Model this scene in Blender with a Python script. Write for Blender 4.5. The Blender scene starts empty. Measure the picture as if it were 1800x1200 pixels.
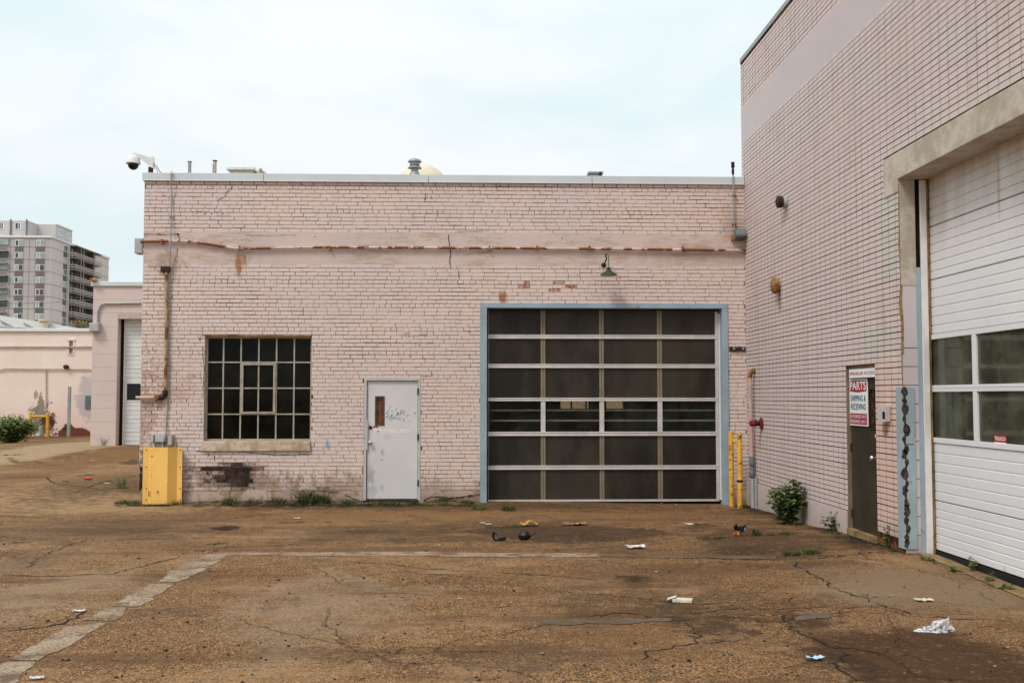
import bpy, math, random
from mathutils import Vector, Matrix, noise
R = math.radians
S = bpy.context.scene
COL = S.collection
# ------------------------------------------------------------------ camera
CZ = 1.75; FPX = 1829.0; PITCH = 3.027; YAW = 1.983
cam_d = bpy.data.cameras.new('camera'); cam = bpy.data.objects.new('camera', cam_d); COL.objects.link(cam)
cam.location = (0, 0, CZ); cam.rotation_euler = (R(90 + PITCH), 0, R(-YAW))
cam_d.sensor_width = 36; cam_d.lens = 36 * FPX / 1800; cam_d.clip_start = .1; cam_d.clip_end = 6000
S.camera = cam
# ------------------------------------------------------------------ sky, sun, exposure
SUN_EL, SUN_AZ = 52, 222          # azimuth clockwise from +y (north): behind the camera on the left
w = bpy.data.worlds.new('World'); S.world = w; w.use_nodes = True
nt = w.node_tree; nt.nodes.clear()
def wn(t, **k):
    n = nt.nodes.new(t)
    for a, b in k.items(): setattr(n, a, b)
    return n
L = nt.links.new
sky = wn('ShaderNodeTexSky', sky_type='NISHITA', sun_disc=False, sun_elevation=R(SUN_EL), sun_rotation=R(SUN_AZ), altitude=300, dust_density=2.0)
tc = wn('ShaderNodeTexCoord'); sep = wn('ShaderNodeSeparateXYZ'); L(tc.outputs['Generated'], sep.inputs[0])
zc = wn('ShaderNodeMath', operation='MAXIMUM'); L(sep.outputs[2], zc.inputs[0]); zc.inputs[1].default_value = 0
# overcast luminance rises towards the zenith
lum = wn('ShaderNodeMapRange'); L(zc.outputs[0], lum.inputs[0]); lum.inputs[1].default_value = 0; lum.inputs[2].default_value = 1; lum.inputs[3].default_value = .98; lum.inputs[4].default_value = 1.35
mp = wn('ShaderNodeMapping'); L(tc.outputs['Generated'], mp.inputs[0]); mp.inputs['Scale'].default_value = (1, 1, 2.6)
n1 = wn('ShaderNodeTexNoise'); L(mp.outputs[0], n1.inputs[0]); n1.inputs['Scale'].default_value = 3.4; n1.inputs['Detail'].default_value = 7; n1.inputs['Roughness'].default_value = .52; n1.inputs['Distortion'].default_value = .25
cr = wn('ShaderNodeValToRGB'); L(n1.outputs[0], cr.inputs[0])
cr.color_ramp.elements[0].position = .38; cr.color_ramp.elements[0].color = (7.7, 9.0, 9.2, 1)
cr.color_ramp.elements[1].position = .60; cr.color_ramp.elements[1].color = (9.4, 9.75, 9.85, 1)
cm = wn('ShaderNodeVectorMath', operation='SCALE'); L(cr.outputs[0], cm.inputs[0]); L(lum.outputs[0], cm.inputs[3])
mx = wn('ShaderNodeMix', data_type='RGBA'); mx.inputs[0].default_value = .90; L(sky.outputs[0], mx.inputs[6]); L(cm.outputs[0], mx.inputs[7])
bg = wn('ShaderNodeBackground'); L(mx.outputs[2], bg.inputs[0]); bg.inputs[1].default_value = .10
wo = wn('ShaderNodeOutputWorld'); L(bg.outputs[0], wo.inputs[0])
sd = bpy.data.lights.new('sun', 'SUN'); sun = bpy.data.objects.new('sun', sd); COL.objects.link(sun)
sd.energy = 1.85; sd.angle = R(16); sd.color = (1, .925, .83)
_d = Vector((math.sin(R(SUN_AZ)) * math.cos(R(SUN_EL)), math.cos(R(SUN_AZ)) * math.cos(R(SUN_EL)), math.sin(R(SUN_EL))))
sun.rotation_euler = _d.to_track_quat('Z', 'Y').to_euler(); sun.location = (-10, -10, 30)
S.view_settings.view_transform = 'Standard'; S.view_settings.look = 'None'; S.view_settings.exposure = 0.02; S.view_settings.gamma = 1
S.view_settings.use_curve_mapping = False
S.cycles.max_bounces = 8; S.cycles.transparent_max_bounces = 12

# ------------------------------------------------------------------ survey: picture measurements -> points on real planes
_cp, _sp, _cy, _sy = math.cos(R(PITCH)), math.sin(R(PITCH)), math.cos(R(YAW)), math.sin(R(YAW))
def ray(px, py):
    u = (px - 900) / FPX; v = -(py - 600) / FPX
    Y = _cp - v * _sp; Z = _sp + v * _cp; X = u
    return (X * _cy + Y * _sy, -X * _sy + Y * _cy, Z)
def onY(px, py, Yp):
    r = ray(px, py); t = Yp / r[1]; return (r[0] * t, Yp, CZ + r[2] * t)
def onX(px, py, Xp):
    r = ray(px, py); t = Xp / r[0]; return (Xp, r[1] * t, CZ + r[2] * t)
FY = 17.5                        # front wall plane
XR = 4.581                       # side building wall plane
XG = 4.90                        # side garage door plane
XL = -5.558
def fx(px, py=600, Y=FY): return onY(px, py, Y)[0]
def fz(py, px=800, Y=FY): return onY(px, py, Y)[2]
# ground levels, measured where walls and posts meet the ground
GP = [(-5.6, 17.5, fz(886, 250)), (-3, 17.5, fz(884, 500)), (0, 17.5, fz(883, 850)), (4.4, 17.5, fz(886, 1300))]
for px, py in ((1317, 888), (1400, 915), (1497, 940), (1592, 968)):
    p = onX(px, py, XR); GP.append((p[0], p[1], p[2]))
for px, py in ((1700, 998), (1800, 1034)):
    p = onX(px, py, XG); GP.append((p[0], p[1], p[2]))
GP += [(0, 11, .06), (-6, 11, .05), (0, 5, .08), (-6, 4, .06), (5, 4, .1), (-12, 12, .02), (0, -6, .08), (-14, -6, .05), (12, -4, .1), (-20, 4, 0), (-12, 17, .0),
       (-8, 22, .03), (-30, 20, -.05), (-20, 28, -.02), (-30, 45, 0)]
BY = 31.0
for px, py in ((165, 783), (245, 784)):
    p = onY(px, py, BY); GP.append((p[0], p[1], p[2]))
WY = 45.0
for px in (0, 80, 155):
    p = onY(px, 766, WY); GP.append((p[0], p[1], p[2]))
GP += [(10, 40, 0), (0, 30, 0), (20, 15, .1), (-60, 60, 0), (60, 60, 0), (-60, -40, 0), (60, -40, 0), (0, 100, 0), (-150, 220, 0)]
def gh0(x, y):
    s = t = 0
    for a, b, c in GP:
        q = 1 / ((x - a) ** 2 + (y - b) ** 2 + .5) ** 1.6
        s += q; t += q * c
    return t / s
def gh(x, y):
    h = gh0(x, y)
    if -14 < x < 8 and 0 < y < 40:
        h += .012 * noise.noise(Vector((x * .7, y * .7, 0))) + .004 * noise.noise(Vector((x * 3, y * 3, 4)))
    return h
def onG(px, py):
    r = ray(px, py); z = .05
    for _ in range(12):
        t = (z - CZ) / r[2]; z = z * .3 + .7 * gh(r[0] * t, r[1] * t)
    t = (z - CZ) / r[2]
    return Vector((r[0] * t, r[1] * t, z))

# ------------------------------------------------------------------ mesh helpers
class MB:
    def __init__(s): s.v = []; s.f = []; s.m = []; s.c = []; s.col = (0, 0, 0, 1)
    def vs(s, pts):
        b = len(s.v); s.v += [tuple(p) for p in pts]; s.c += [s.col] * len(pts); return b
    def face(s, pts, m=0):
        b = s.vs(pts); s.f.append(tuple(range(b, b + len(pts)))); s.m.append(m)
    def box(s, x0, x1, y0, y1, z0, z1, m=0):
        if x0 > x1: x0, x1 = x1, x0
        if y0 > y1: y0, y1 = y1, y0
        if z0 > z1: z0, z1 = z1, z0
        b = s.vs([(x, y, z) for z in (z0, z1) for y in (y0, y1) for x in (x0, x1)])
        for q in ((0, 2, 3, 1), (4, 5, 7, 6), (0, 1, 5, 4), (2, 6, 7, 3), (0, 4, 6, 2), (1, 3, 7, 5)):
            s.f.append(tuple(b + i for i in q)); s.m.append(m)
        return s
    def obox(s, c, ax, ay, az, m=0):
        c = Vector(c); ax = Vector(ax); ay = Vector(ay); az = Vector(az)
        b = s.vs([c + ax * i + ay * j + az * k for k in (-1, 1) for j in (-1, 1) for i in (-1, 1)])
        for q in ((0, 2, 3, 1), (4, 5, 7, 6), (0, 1, 5, 4), (2, 6, 7, 3), (0, 4, 6, 2), (1, 3, 7, 5)):
            s.f.append(tuple(b + i for i in q)); s.m.append(m)
        return s
    def tube(s, path, r, n=12, m=0, cap=True):
        path = [Vector(p) for p in path]; rings = []
        prev = None
        for i, p in enumerate(path):
            d = (path[min(i + 1, len(path) - 1)] - path[max(i - 1, 0)]).normalized()
            if prev is None:
                a = d.cross(Vector((0, 0, 1)))
                if a.length < .1: a = d.cross(Vector((1, 0, 0)))
            else: a = prev - d * prev.dot(d)
            a.normalize(); prev = a; bb = d.cross(a)
            rr = r[i] if isinstance(r, (list, tuple)) else r
            rings.append(s.vs([p + (a * math.cos(2 * math.pi * k / n) + bb * math.sin(2 * math.pi * k / n)) * rr for k in range(n)]))
        for i in range(len(rings) - 1):
            for k in range(n):
                s.f.append((rings[i] + k, rings[i] + (k + 1) % n, rings[i + 1] + (k + 1) % n, rings[i + 1] + k)); s.m.append(m)
        if cap:
            s.f.append(tuple(rings[0] + k for k in range(n))[::-1]); s.m.append(m)
            s.f.append(tuple(rings[-1] + k for k in range(n))); s.m.append(m)
        return s
    def lathe(s, c, prof, n=24, m=0, axis='z'):
        c = Vector(c); rings = []
        for r, h in prof:
            pts = []
            for k in range(n):
                a = 2 * math.pi * k / n; p = Vector((r * math.cos(a), r * math.sin(a), h))
                if axis == 'x': p = Vector((h, p.x, p.y))
                if axis == 'y': p = Vector((p.x, h, p.y))
                pts.append(c + p)
            rings.append(s.vs(pts))
        for i in range(len(rings) - 1):
            for k in range(n):
                s.f.append((rings[i] + k, rings[i] + (k + 1) % n, rings[i + 1] + (k + 1) % n, rings[i + 1] + k)); s.m.append(m)
        s.f.append(tuple(rings[0] + k for k in range(n))[::-1]); s.m.append(m)
        s.f.append(tuple(rings[-1] + k for k in range(n))); s.m.append(m)
        return s
    def build(s, name, mat, parent=None, loc=None, smooth=False, bevel=0, **props):
        me = bpy.data.meshes.new(name)
        V = s.v
        if loc is not None: V = [(a - loc[0], b - loc[1], c - loc[2]) for a, b, c in V]
        me.from_pydata(V, [], s.f)
        mats = mat if isinstance(mat, (list, tuple)) else [mat]
        for q in mats: me.materials.append(q)
        if any(s.m): me.polygons.foreach_set('material_index', s.m)
        if any(c != (0, 0, 0, 1) for c in s.c):
            at = me.color_attributes.new('col', 'FLOAT_COLOR', 'POINT')
            at.data.foreach_set('color', [q for c in s.c for q in c])
        o = bpy.data.objects.new(name, me); COL.objects.link(o)
        if smooth:
            me.polygons.foreach_set('use_smooth', [True] * len(me.polygons))
            me.update()
            for e in me.edges: pass
            try: me.set_sharp_from_angle(angle=R(38))
            except Exception: pass
        if loc is not None: o.location = loc
        if bevel:
            b = o.modifiers.new('bevel', 'BEVEL'); b.width = bevel; b.segments = 2; b.limit_method = 'ANGLE'; b.angle_limit = R(35)
        if parent is not None:
            o.parent = parent
            o.matrix_parent_inverse = TRUE_M(parent).inverted()
        for k, q in props.items(): o[k] = q
        me.update()
        return o
def TRUE_M(o):
    if o.parent is None: return Matrix.Translation(o.location)
    return TRUE_M(o.parent) @ o.matrix_parent_inverse @ Matrix.Translation(o.location)
def thing(name, label, cat, loc, group=None):
    o = bpy.data.objects.new(name, None); COL.objects.link(o); o.location = loc; o.empty_display_size = .2
    o['label'] = label; o['category'] = cat
    if group: o['group'] = group
    return o
def tag(o, label, cat, group=None):
    o['label'] = label; o['category'] = cat
    if group: o['group'] = group
    return o
def arc(c, a, b, r, t0, t1, n=8):
    c = Vector(c); a = Vector(a); b = Vector(b)
    return [c + a * r * math.cos(t0 + (t1 - t0) * i / n) + b * r * math.sin(t0 + (t1 - t0) * i / n) for i in range(n + 1)]

# ------------------------------------------------------------------ material helpers
class Mat:
    def __init__(s, name, rough=.8, metal=0, spec=.3):
        s.m = bpy.data.materials.new(name); s.m.use_nodes = True; s.nt = s.m.node_tree
        s.b = s.nt.nodes['Principled BSDF']; s.b.inputs['Roughness'].default_value = rough; s.b.inputs['Metallic'].default_value = metal
        s.b.inputs['Specular IOR Level'].default_value = spec
        s._p = None
    def n(s, t, **k):
        x = s.nt.nodes.new(t)
        for a, b in k.items(): setattr(x, a, b)
        return x
    def L(s, a, b): s.nt.links.new(a, b)
    def put(s, inp, v):
        if isinstance(v, (int, float)): inp.default_value = v
        elif isinstance(v, (tuple, list)):
            inp.default_value = (*v, 1) if len(v) == 3 and inp.type == 'RGBA' else v
        else: s.L(v, inp)
    @property
    def pos(s):
        if s._p is None: s._p = s.n('ShaderNodeNewGeometry').outputs['Position']
        return s._p
    @property
    def obj(s): return s.n('ShaderNodeTexCoord').outputs['Object']
    def math(s, op, a, b=0, c=None, clamp=False):
        x = s.n('ShaderNodeMath', operation=op, use_clamp=clamp); s.put(x.inputs[0], a); s.put(x.inputs[1], b)
        if c is not None: s.put(x.inputs[2], c)
        return x.outputs[0]
    def vmul(s, v, k):
        x = s.n('ShaderNodeVectorMath', operation='MULTIPLY'); s.L(v, x.inputs[0]); x.inputs[1].default_value = k; return x.outputs[0]
    def noise(s, scale, detail=4, rough=.55, v=None, dist=0, col=False):
        x = s.n('ShaderNodeTexNoise'); s.L(v or s.pos, x.inputs[0]); x.inputs['Scale'].default_value = scale; x.inputs['Detail'].default_value = detail
        x.inputs['Roughness'].default_value = rough; x.inputs['Distortion'].default_value = dist
        return x.outputs[1 if col else 0]
    def vor(s, scale, v=None, feat='F1', out=0):
        x = s.n('ShaderNodeTexVoronoi', feature=feat); s.L(v or s.pos, x.inputs[0]); x.inputs['Scale'].default_value = scale
        return x.outputs[out]
    def step(s, v, a, b, lo=0, hi=1):
        x = s.n('ShaderNodeMapRange', interpolation_type='SMOOTHSTEP'); s.put(x.inputs[0], v)
        x.inputs[1].default_value = a; x.inputs[2].default_value = b; x.inputs[3].default_value = lo; x.inputs[4].default_value = hi
        return x.outputs[0]
    def mix(s, f, a, b, bt='MIX'):
        x = s.n('ShaderNodeMix', data_type='RGBA', blend_type=bt); s.put(x.inputs[0], f); s.put(x.inputs[6], a); s.put(x.inputs[7], b); return x.outputs[2]
    def ell(s, c, r, soft=.5, nz=None, na=.8, v=None):
        """soft ellipse mask round c with radii r, edge broken up by noise socket nz"""
        x = s.n('ShaderNodeVectorMath', operation='SUBTRACT'); s.L(v or s.pos, x.inputs[0]); x.inputs[1].default_value = c
        y = s.n('ShaderNodeVectorMath', operation='DIVIDE'); s.L(x.outputs[0], y.inputs[0]); y.inputs[1].default_value = r
        l = s.n('ShaderNodeVectorMath', operation='LENGTH'); s.L(y.outputs[0], l.inputs[0]); d = l.outputs['Value']
        if nz is not None: d = s.math('ADD', d, s.math('MULTIPLY', s.math('SUBTRACT', nz, .5), na * 2.1))
        return s.step(d, 1 - soft, 1, 1, 0)
    def col(s, c): s.put(s.b.inputs['Base Color'], c); return s
    def bump(s, h, dist=.01, st=.5):
        x = s.n('ShaderNodeBump'); x.inputs['Distance'].default_value = dist; x.inputs['Strength'].default_value = st
        s.L(h, x.inputs['Height']); s.L(x.outputs[0], s.b.inputs['Normal']); return s
def simple(name, c, rough=.6, metal=0, var=.12, scale=6, c2=None, rust=0, spec=.3, bump=0, rc=(.20, .07, .02), nsc=None):
    m = Mat(name, rough, metal, spec)
    nz = m.noise(scale, 5, .6, m.obj)
    base = m.mix(m.step(nz, .3, .7), tuple(q * (1 - var) for q in c), tuple(min(1, q * (1 + var)) for q in (c2 or c)))
    if rust:
        k = m.noise(nsc or scale * 2.3, 6, .65, m.obj); t = .72 - rust * .35
        base = m.mix(m.step(k, t, t + .05), base, rc)
    m.col(base)
    if bump: m.bump(m.noise(scale * 8, 4, .6, m.obj), bump, .5)
    return m.m

# ---- painted brick
PINK = (.590, .478, .445)
def bottom_dirt_shade(m, base, z0=.35, amt=1.0):  # wall-foot dirt, its darkening also painted as contact shade
    sx = m.n('ShaderNodeSeparateXYZ'); m.L(m.pos, sx.inputs[0])
    d = m.math('ADD', sx.outputs[2], m.math('MULTIPLY', m.math('SUBTRACT', m.noise(2.2, 5, .65), .5), .9))
    f = m.math('MULTIPLY', m.step(d, z0 - .3, z0 + .35, 1, 0), amt)
    return m.mix(f, base, m.mix(m.noise(9, 4), (.30, .20, .14), (.13, .085, .05)))
def brick_mat(name, stains, right=False):
    m = Mat(name, .62, 0, .25)
    at = m.n('ShaderNodeAttribute', attribute_name='col'); sp = m.n('ShaderNodeSeparateColor'); m.L(at.outputs['Color'], sp.inputs[0])
    rnd, expo, kind = sp.outputs[0], sp.outputs[1], sp.outputs[2]
    big = m.noise(.55, 4, .55); mid = m.noise(2.6, 4, .6)
    if right: rnd = m.math('MULTIPLY', rnd, 1.6, clamp=True)
    c = m.mix(m.step(big, .35, .65), (.68, .575, .555), (.73, .595, .54))
    c = m.mix(m.step(mid, .4, .75, 0, .55), c, (.71, .61, .59))
    c = m.mix(m.math('MULTIPLY', rnd, .42), c, m.mix(m.noise(3.1, 2), (.60, .49, .48), (.72, .555, .49)))
    fine = m.noise(38, 5, .7)
    c = m.mix(m.step(fine, .56, .70, 0, .35), c, (.43, .31, .25))
    # chips: rust-brown and dark pits in the paint
    ch = m.noise(27, 3, .5)
    dens = m.noise(.8, 3, .6)
    th = m.math('ADD', ch, m.math('MULTIPLY', dens, .25))
    c = m.mix(m.step(th, .845 if not right else .90, .87 if not right else .93), c, (.17, .075, .038))
    fl = m.noise(4.2, 7, .75); c = m.mix(m.step(fl, .655, .665, 0, .8), c, (.36, .23, .17))
    c = m.mix(m.step(expo, .4, .6), c, m.mix(m.step(m.noise(14, 4, .6), .38, .52), (.33, .09, .045), (.5, .36, .31)))
    c = stains(m, c)
    if not right: c = m.mix(m.step(m.math('ADD', kind, m.math('MULTIPLY', m.math('SUBTRACT', m.noise(16, 5, .7), .5), .9)), .18, .62, 0, .97), c, m.mix(m.step(m.noise(8, 4), .45, .6), (.010, .008, .007), (.055, .026, .016)))
    m.col(c)
    m.bump(m.math('ADD', m.math('MULTIPLY', m.noise(55, 4, .6), .5), m.noise(13, 3)), .004, .45)
    return m.m
def st_front(m, c):
    nz = m.noise(7, 5, .7); nz2 = m.noise(1.6, 5, .6); streak = m.noise(6, 5, .7, m.vmul(m.pos, (1, 1, .14)))
    sx = m.n('ShaderNodeSeparateXYZ'); m.L(m.pos, sx.inputs[0]); z = sx.outputs[2]
    c = bottom_dirt_shade(m, c, .14, .85)
    hs_ = m.noise(9, 5, .7, m.vmul(m.pos, (.25, 1, 1.3)))
    def E(px, py, rx, rz, **k): return m.ell((fx(px, py), FY, fz(py, px)), (rx, 4, rz), **k)
    # brown washed area along the base and under the sill, black soot patch
    f = m.math('MULTIPLY', E(430, 845, 1.35, .30, soft=.7, nz=nz, na=1.6), .62); c = m.mix(f, c, (.26, .145, .085))
    f = m.math('MULTIPLY', E(640, 850, 2.6, .22, soft=.8, nz=nz, na=1.8), .5); c = m.mix(f, c, (.34, .21, .14))
    f = m.math('MULTIPLY', E(402, 826, .50, .07, soft=.5, nz=hs_, na=1.2), .6); c = m.mix(f, c, (.018, .014, .012))
    f = m.math('MULTIPLY', E(424, 842, .26, .25, soft=.6, nz=hs_, na=1.0), .55); c = m.mix(f, c, (.022, .018, .014))
    f = m.math('MULTIPLY', E(395, 828, .72, .17, soft=.5, nz=hs_, na=2.4), .35); c = m.mix(f, c, (.14, .07, .045))
    f = m.math('MULTIPLY', E(1170, 860, 4, .35, soft=.9, nz=nz, na=1), .3); c = m.mix(f, c, (.3, .22, .16))
    # rust runs
    f = m.math('MULTIPLY', E(421, 462, .13, .26, soft=.7, nz=streak, na=1.6), .85); c = m.mix(f, c, (.36, .14, .03))
    f = m.math('MULTIPLY', E(882, 522, .10, .16, soft=.6, nz=streak, na=1.2), .85); c = m.mix(f, c, (.34, .12, .04))
    f = m.math('MULTIPLY', E(292, 462, .35, .22, soft=.7, nz=nz, na=1.6), .6); c = m.mix(f, c, (.3, .2, .13))
    f = m.math('MULTIPLY', E(258, 720, .25, .8, soft=.4, nz=m.noise(13, 5, .7), na=3.2), .45); c = m.mix(f, c, (.24, .09, .045))
    f = m.math('MULTIPLY', E(252, 850, .16, .5, soft=.6, nz=nz, na=1.6), .85); c = m.mix(f, c, (.07, .045, .03))
    f = m.math('MULTIPLY', E(310, 680, .4, .3, soft=.7, nz=nz, na=2.2), .35); c = m.mix(f, c, (.42, .24, .17))
    f = m.math('MULTIPLY', E(1292, 400, .4, .5, soft=.9, nz=nz, na=.8), .5); c = m.mix(f, c, (.36, .25, .19))
    f = m.math('MULTIPLY', E(1235, 450, 1.6, .22, soft=.7, nz=streak, na=.8), .35); c = m.mix(f, c, (.34, .22, .17))
    # little blue paint flick
    f = m.math('MULTIPLY', E(577, 784, .06, .11, soft=.6, nz=nz, na=1.2), .7); c = m.mix(f, c, (.20, .33, .45))
    # grime running down below the coping
    f = m.math('MULTIPLY', m.math('MULTIPLY', m.step(z, 5.0, 5.5), m.step(streak, .45, .75)), .28); c = m.mix(f, c, (.30, .22, .17))
    return c
def st_right(m, c):
    nz = m.noise(5, 5, .7); streak = m.noise(6, 5, .7, m.vmul(m.pos, (1, 1, .14)))
    def E(px, py, ry, rz, **k): p = onX(px, py, XR); return m.ell(p, (4, ry, rz), **k)
    c = m.mix(.45, c, (.60, .515, .52))
    c = m.mix(m.math('MULTIPLY', m.step(streak, .47, .72), .42), c, (.46, .36, .32))
    # peach repaint low down near the doors, grey-green patch round the lintel end
    f = m.math('MULTIPLY', E(1560, 800, 1.0, 1.35, soft=.55, nz=nz, na=.5), .75); c = m.mix(f, c, (.70, .47, .385))
    f = m.math('MULTIPLY', E(1565, 400, .32, .62, soft=.1, nz=nz, na=.10), .8); c = m.mix(f, c, (.56, .55, .49))
    f = m.math('MULTIPLY', E(1545, 600, .6, .16, soft=.5, nz=nz, na=1.0), .5); c = m.mix(f, c, (.52, .53, .46))
    f = m.math('MULTIPLY', E(1700, 205, 2.2, .3, soft=.5, nz=nz, na=1.0), .5); c = m.mix(f, c, (.6, .55, .49))
    f = m.math('MULTIPLY', E(1371, 528, .09, .22, soft=.5, nz=streak, na=.8), .8); c = m.mix(f, c, (.30, .19, .10))
    f = m.math('MULTIPLY', E(1384, 372, .08, .14, soft=.6, nz=streak, na=.8), .6); c = m.mix(f, c, (.38, .27, .18))
    f = m.math('MULTIPLY', E(1556, 750, .12, .12, soft=.6, nz=streak, na=.8), .7); c = m.mix(f, c, (.35, .16, .08))
    return bottom_dirt_shade(m, c, .12, .75)
M_BRICK = brick_mat('painted_brick', st_front)
M_BRICK_R = brick_mat('painted_stack_brick', st_right, True)
def mortar_mat(name, dark, mid, pale, sc=1.7, stains=None):
    m = Mat(name, .9, 0, .1)
    a = m.noise(sc, 5, .7, m.vmul(m.pos, (1, 1, 2.5))); b = m.noise(11, 4, .65)
    t = m.math('ADD', m.math('MULTIPLY', a, .6), m.math('MULTIPLY', b, .4))
    c = m.mix(m.step(t, .41, .50), dark, mid); c = m.mix(m.step(t, .50, .62), c, pale)
    if stains: c = stains(m, c)
    m.col(c); return m.m
M_MORT = mortar_mat('wall_mortar', (.09, .04, .02), (.36, .165, .075), (.52, .37, .28), stains=st_front)
M_MORT_R = mortar_mat('side_wall_mortar', (.012, .008, .006), (.05, .022, .012), (.22, .09, .04), .9)
def stucco(name, a, b, dirt, bandy=None):
    m = Mat(name, .85, 0, .15)
    c = m.mix(m.step(m.noise(.9, 5, .6), .35, .68), a, b) if name != 'dirty_plinth_plaster' else m.mix(m.step(m.noise(5, 6, .7), .46, .55), a, b)
    c = m.mix(m.step(m.noise(24, 5, .7), .58, .75, 0, .5), c, dirt)
    if bandy:
        sx = m.n('ShaderNodeSeparateXYZ'); m.L(m.pos, sx.inputs[0])
        g = m.noise(7, 8, .75, m.vmul(m.pos, (.55, 1, 3.2)), .5)
        blot = m.noise(1.1, 4, .6, m.vmul(m.pos, (1, 1, .7)))
        f = m.math('MULTIPLY', m.step(g, .43, .62), m.step(blot, .44, .58, .10, .7))
        c = m.mix(f, c, (.42, .30, .215))
        c = st_front(m, c)
    else:
        c = bottom_dirt_shade(m, c, .04, .7)
    m.col(c); m.bump(m.noise(30, 5, .65), .006, .6); return m.m
M_BAND = stucco('plaster_band', (.62, .50, .47), (.67, .525, .48), (.4, .28, .22), True)
M_PLINTH = stucco('dirty_plinth_plaster', (.56, .42, .36), (.34, .24, .15), (.2, .13, .09))
M_SMOOTH = stucco('smooth_pink_band', (.565, .51, .525), (.60, .525, .525), (.5, .39, .36))
def farpink():
    m = Mat('salmon_plaster', .85, 0, .15)
    c = m.mix(m.step(m.noise(.35, 5, .6), .35, .65), (.80, .655, .575), (.85, .75, .67))
    c = m.mix(m.step(m.noise(1.6, 6, .7), .5, .75, 0, .5), c, (.78, .585, .50))
    sx = m.n('ShaderNodeSeparateXYZ'); m.L(m.pos, sx.inputs[0]); nz = m.noise(1.7, 6, .7)
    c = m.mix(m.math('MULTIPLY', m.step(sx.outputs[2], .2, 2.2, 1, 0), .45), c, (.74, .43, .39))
    def E(px, py, rx, rz, **k): return m.ell(onY(px, py, WY), (rx, 9, rz), **k)
    c = m.mix(m.math('MULTIPLY', E(157, 703, .62, 1.0, soft=.35, nz=nz, na=1.2), .6), c, (.36, .35, .38))
    c = m.mix(E(68, 738, .48, .62, soft=.12, nz=m.noise(1.8, 6, .75), na=2.6), c, (.27, .22, .165))
    c = m.mix(E(84, 746, .34, .42, soft=.12, nz=m.noise(2.1, 6, .75), na=2.4), c, (.09, .035, .02))
    c = m.mix(E(71, 708, .13, .62, soft=.2, nz=m.noise(2.1, 6, .75), na=2.2), c, (.29, .25, .19))
    c = m.mix(m.math('MULTIPLY', E(20, 755, 1.9, .32, soft=.3, nz=m.noise(2.4, 5, .7), na=2.4), .9), c, (.20, .14, .10))
    c = m.mix(E(132, 763, 1.0, .36, soft=.12, nz=m.noise(1.2, 6, .7), na=1.6), c, (.16, .055, .035))
    c = m.mix(m.math('MULTIPLY', E(63, 693, .1, .22, soft=.4, nz=nz, na=.8), .8), c, (.4, .2, .08))
    m.col(c); m.bump(m.noise(9, 5, .6), .02, .5); return m.m
def blockmat(name, a, b):
    m = Mat(name, .8, 0, .15)
    c = m.mix(m.step(m.noise(.5, 4), .35, .65), a, b); c = m.mix(m.step(m.noise(9, 5, .7), .6, .8, 0, .3), c, (.42, .33, .30))
    m.col(bottom_dirt_shade(m, c, .1, .4)); m.bump(m.noise(40, 4), .003, .5); return m.m
M_BLOCK = blockmat('painted_block', (.62, .515, .49), (.66, .54, .50))
def concrete(name, a=(.56, .505, .43), b=(.42, .36, .285), sc=2.2):
    m = Mat(name, .88, 0, .15)
    c = m.mix(m.step(m.noise(sc, 7, .72), .42, .58), b, a)
    st = m.noise(4, 5, .7, m.vmul(m.pos, (1, 1, .2)))
    c = m.mix(m.step(st, .52, .78, 0, .6), c, tuple(q * 1.25 for q in a))
    c = m.mix(m.step(m.noise(33, 4, .7), .62, .75, 0, .7), c, (.13, .10, .07))
    m.col(c); m.bump(m.noise(45, 5, .65), .004, .6); return m.m
M_CONC = concrete('raw_concrete')
M_SILL = concrete('stained_sill', (.62, .49, .40), (.42, .30, .17), 3.5)
M_COPE = simple('grey_metal_coping', (.62, .66, .67), .42, .15, .05, 1.2)
M_BLUE = simple('blue_grey_paint', (.30, .385, .455), .5, 0, .10, 3, rust=.25, nsc=9)
M_ALU = simple('anodised_aluminium', (.68, .63, .62), .4, .35, .1, 5)
M_ALUW = simple('white_aluminium', (.80, .76, .73), .42, .15, .08, 5)
M_ALUD = simple('dull_brown_mullion', (.25, .205, .14), .55, .1, .1, 5)
M_GALV = simple('galvanised_grey', (.33, .34, .34), .5, .35, .14, 9)
M_GREYBOX = simple('grey_enamel_box', (.42, .44, .45), .5, 0, .08, 5, rust=.1, nsc=20)
M_DKBOX = simple('dark_green_grey_box', (.12, .15, .15), .5, 0, .2, 7, rust=.1)
M_RUST = simple('rusty_iron', (.17, .085, .035), .85, .1, .35, 18, c2=(.32, .15, .05), bump=.004)
M_RUSTD = simple('dark_rusty_iron', (.045, .025, .018), .8, .1, .4, 18, bump=.004)
M_PIPE = simple('peeling_pink_pipe', (.58, .46, .42), .6, 0, .15, 4, rust=.78, rc=(.20, .065, .02), nsc=3.2)
M_PIPE2 = simple('peeling_ochre_pipe', (.40, .27, .15), .65, 0, .25, 7, rust=.6, rc=(.19, .075, .02), nsc=5)
M_PIPE3 = simple('pink_painted_pipe', (.52, .36, .31), .6, 0, .14, 5, rust=.25, rc=(.2, .09, .05), nsc=5)
M_YEL = simple('yellow_safety_paint', (.70, .37, .045), .5, 0, .14, 5, rust=.42, rc=(.10, .05, .02), nsc=17)
M_YELP = simple('yellow_panel_paint', (.86, .52, .14), .5, 0, .10, 1.6, rust=.12, rc=(.16, .06, .02), nsc=9)
M_BLACK = simple('black_plastic', (.012, .012, .014), .35, 0, .2, 8)
M_DARK = simple('dark_void', (.012, .010, .008), .95, 0, .1, 2)
M_WHITE = simple('white_enamel', (.72, .73, .73), .45, 0, .05, 4)
M_CHROME = simple('worn_steel', (.62, .6, .56), .25, .9, .1, 10)
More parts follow.
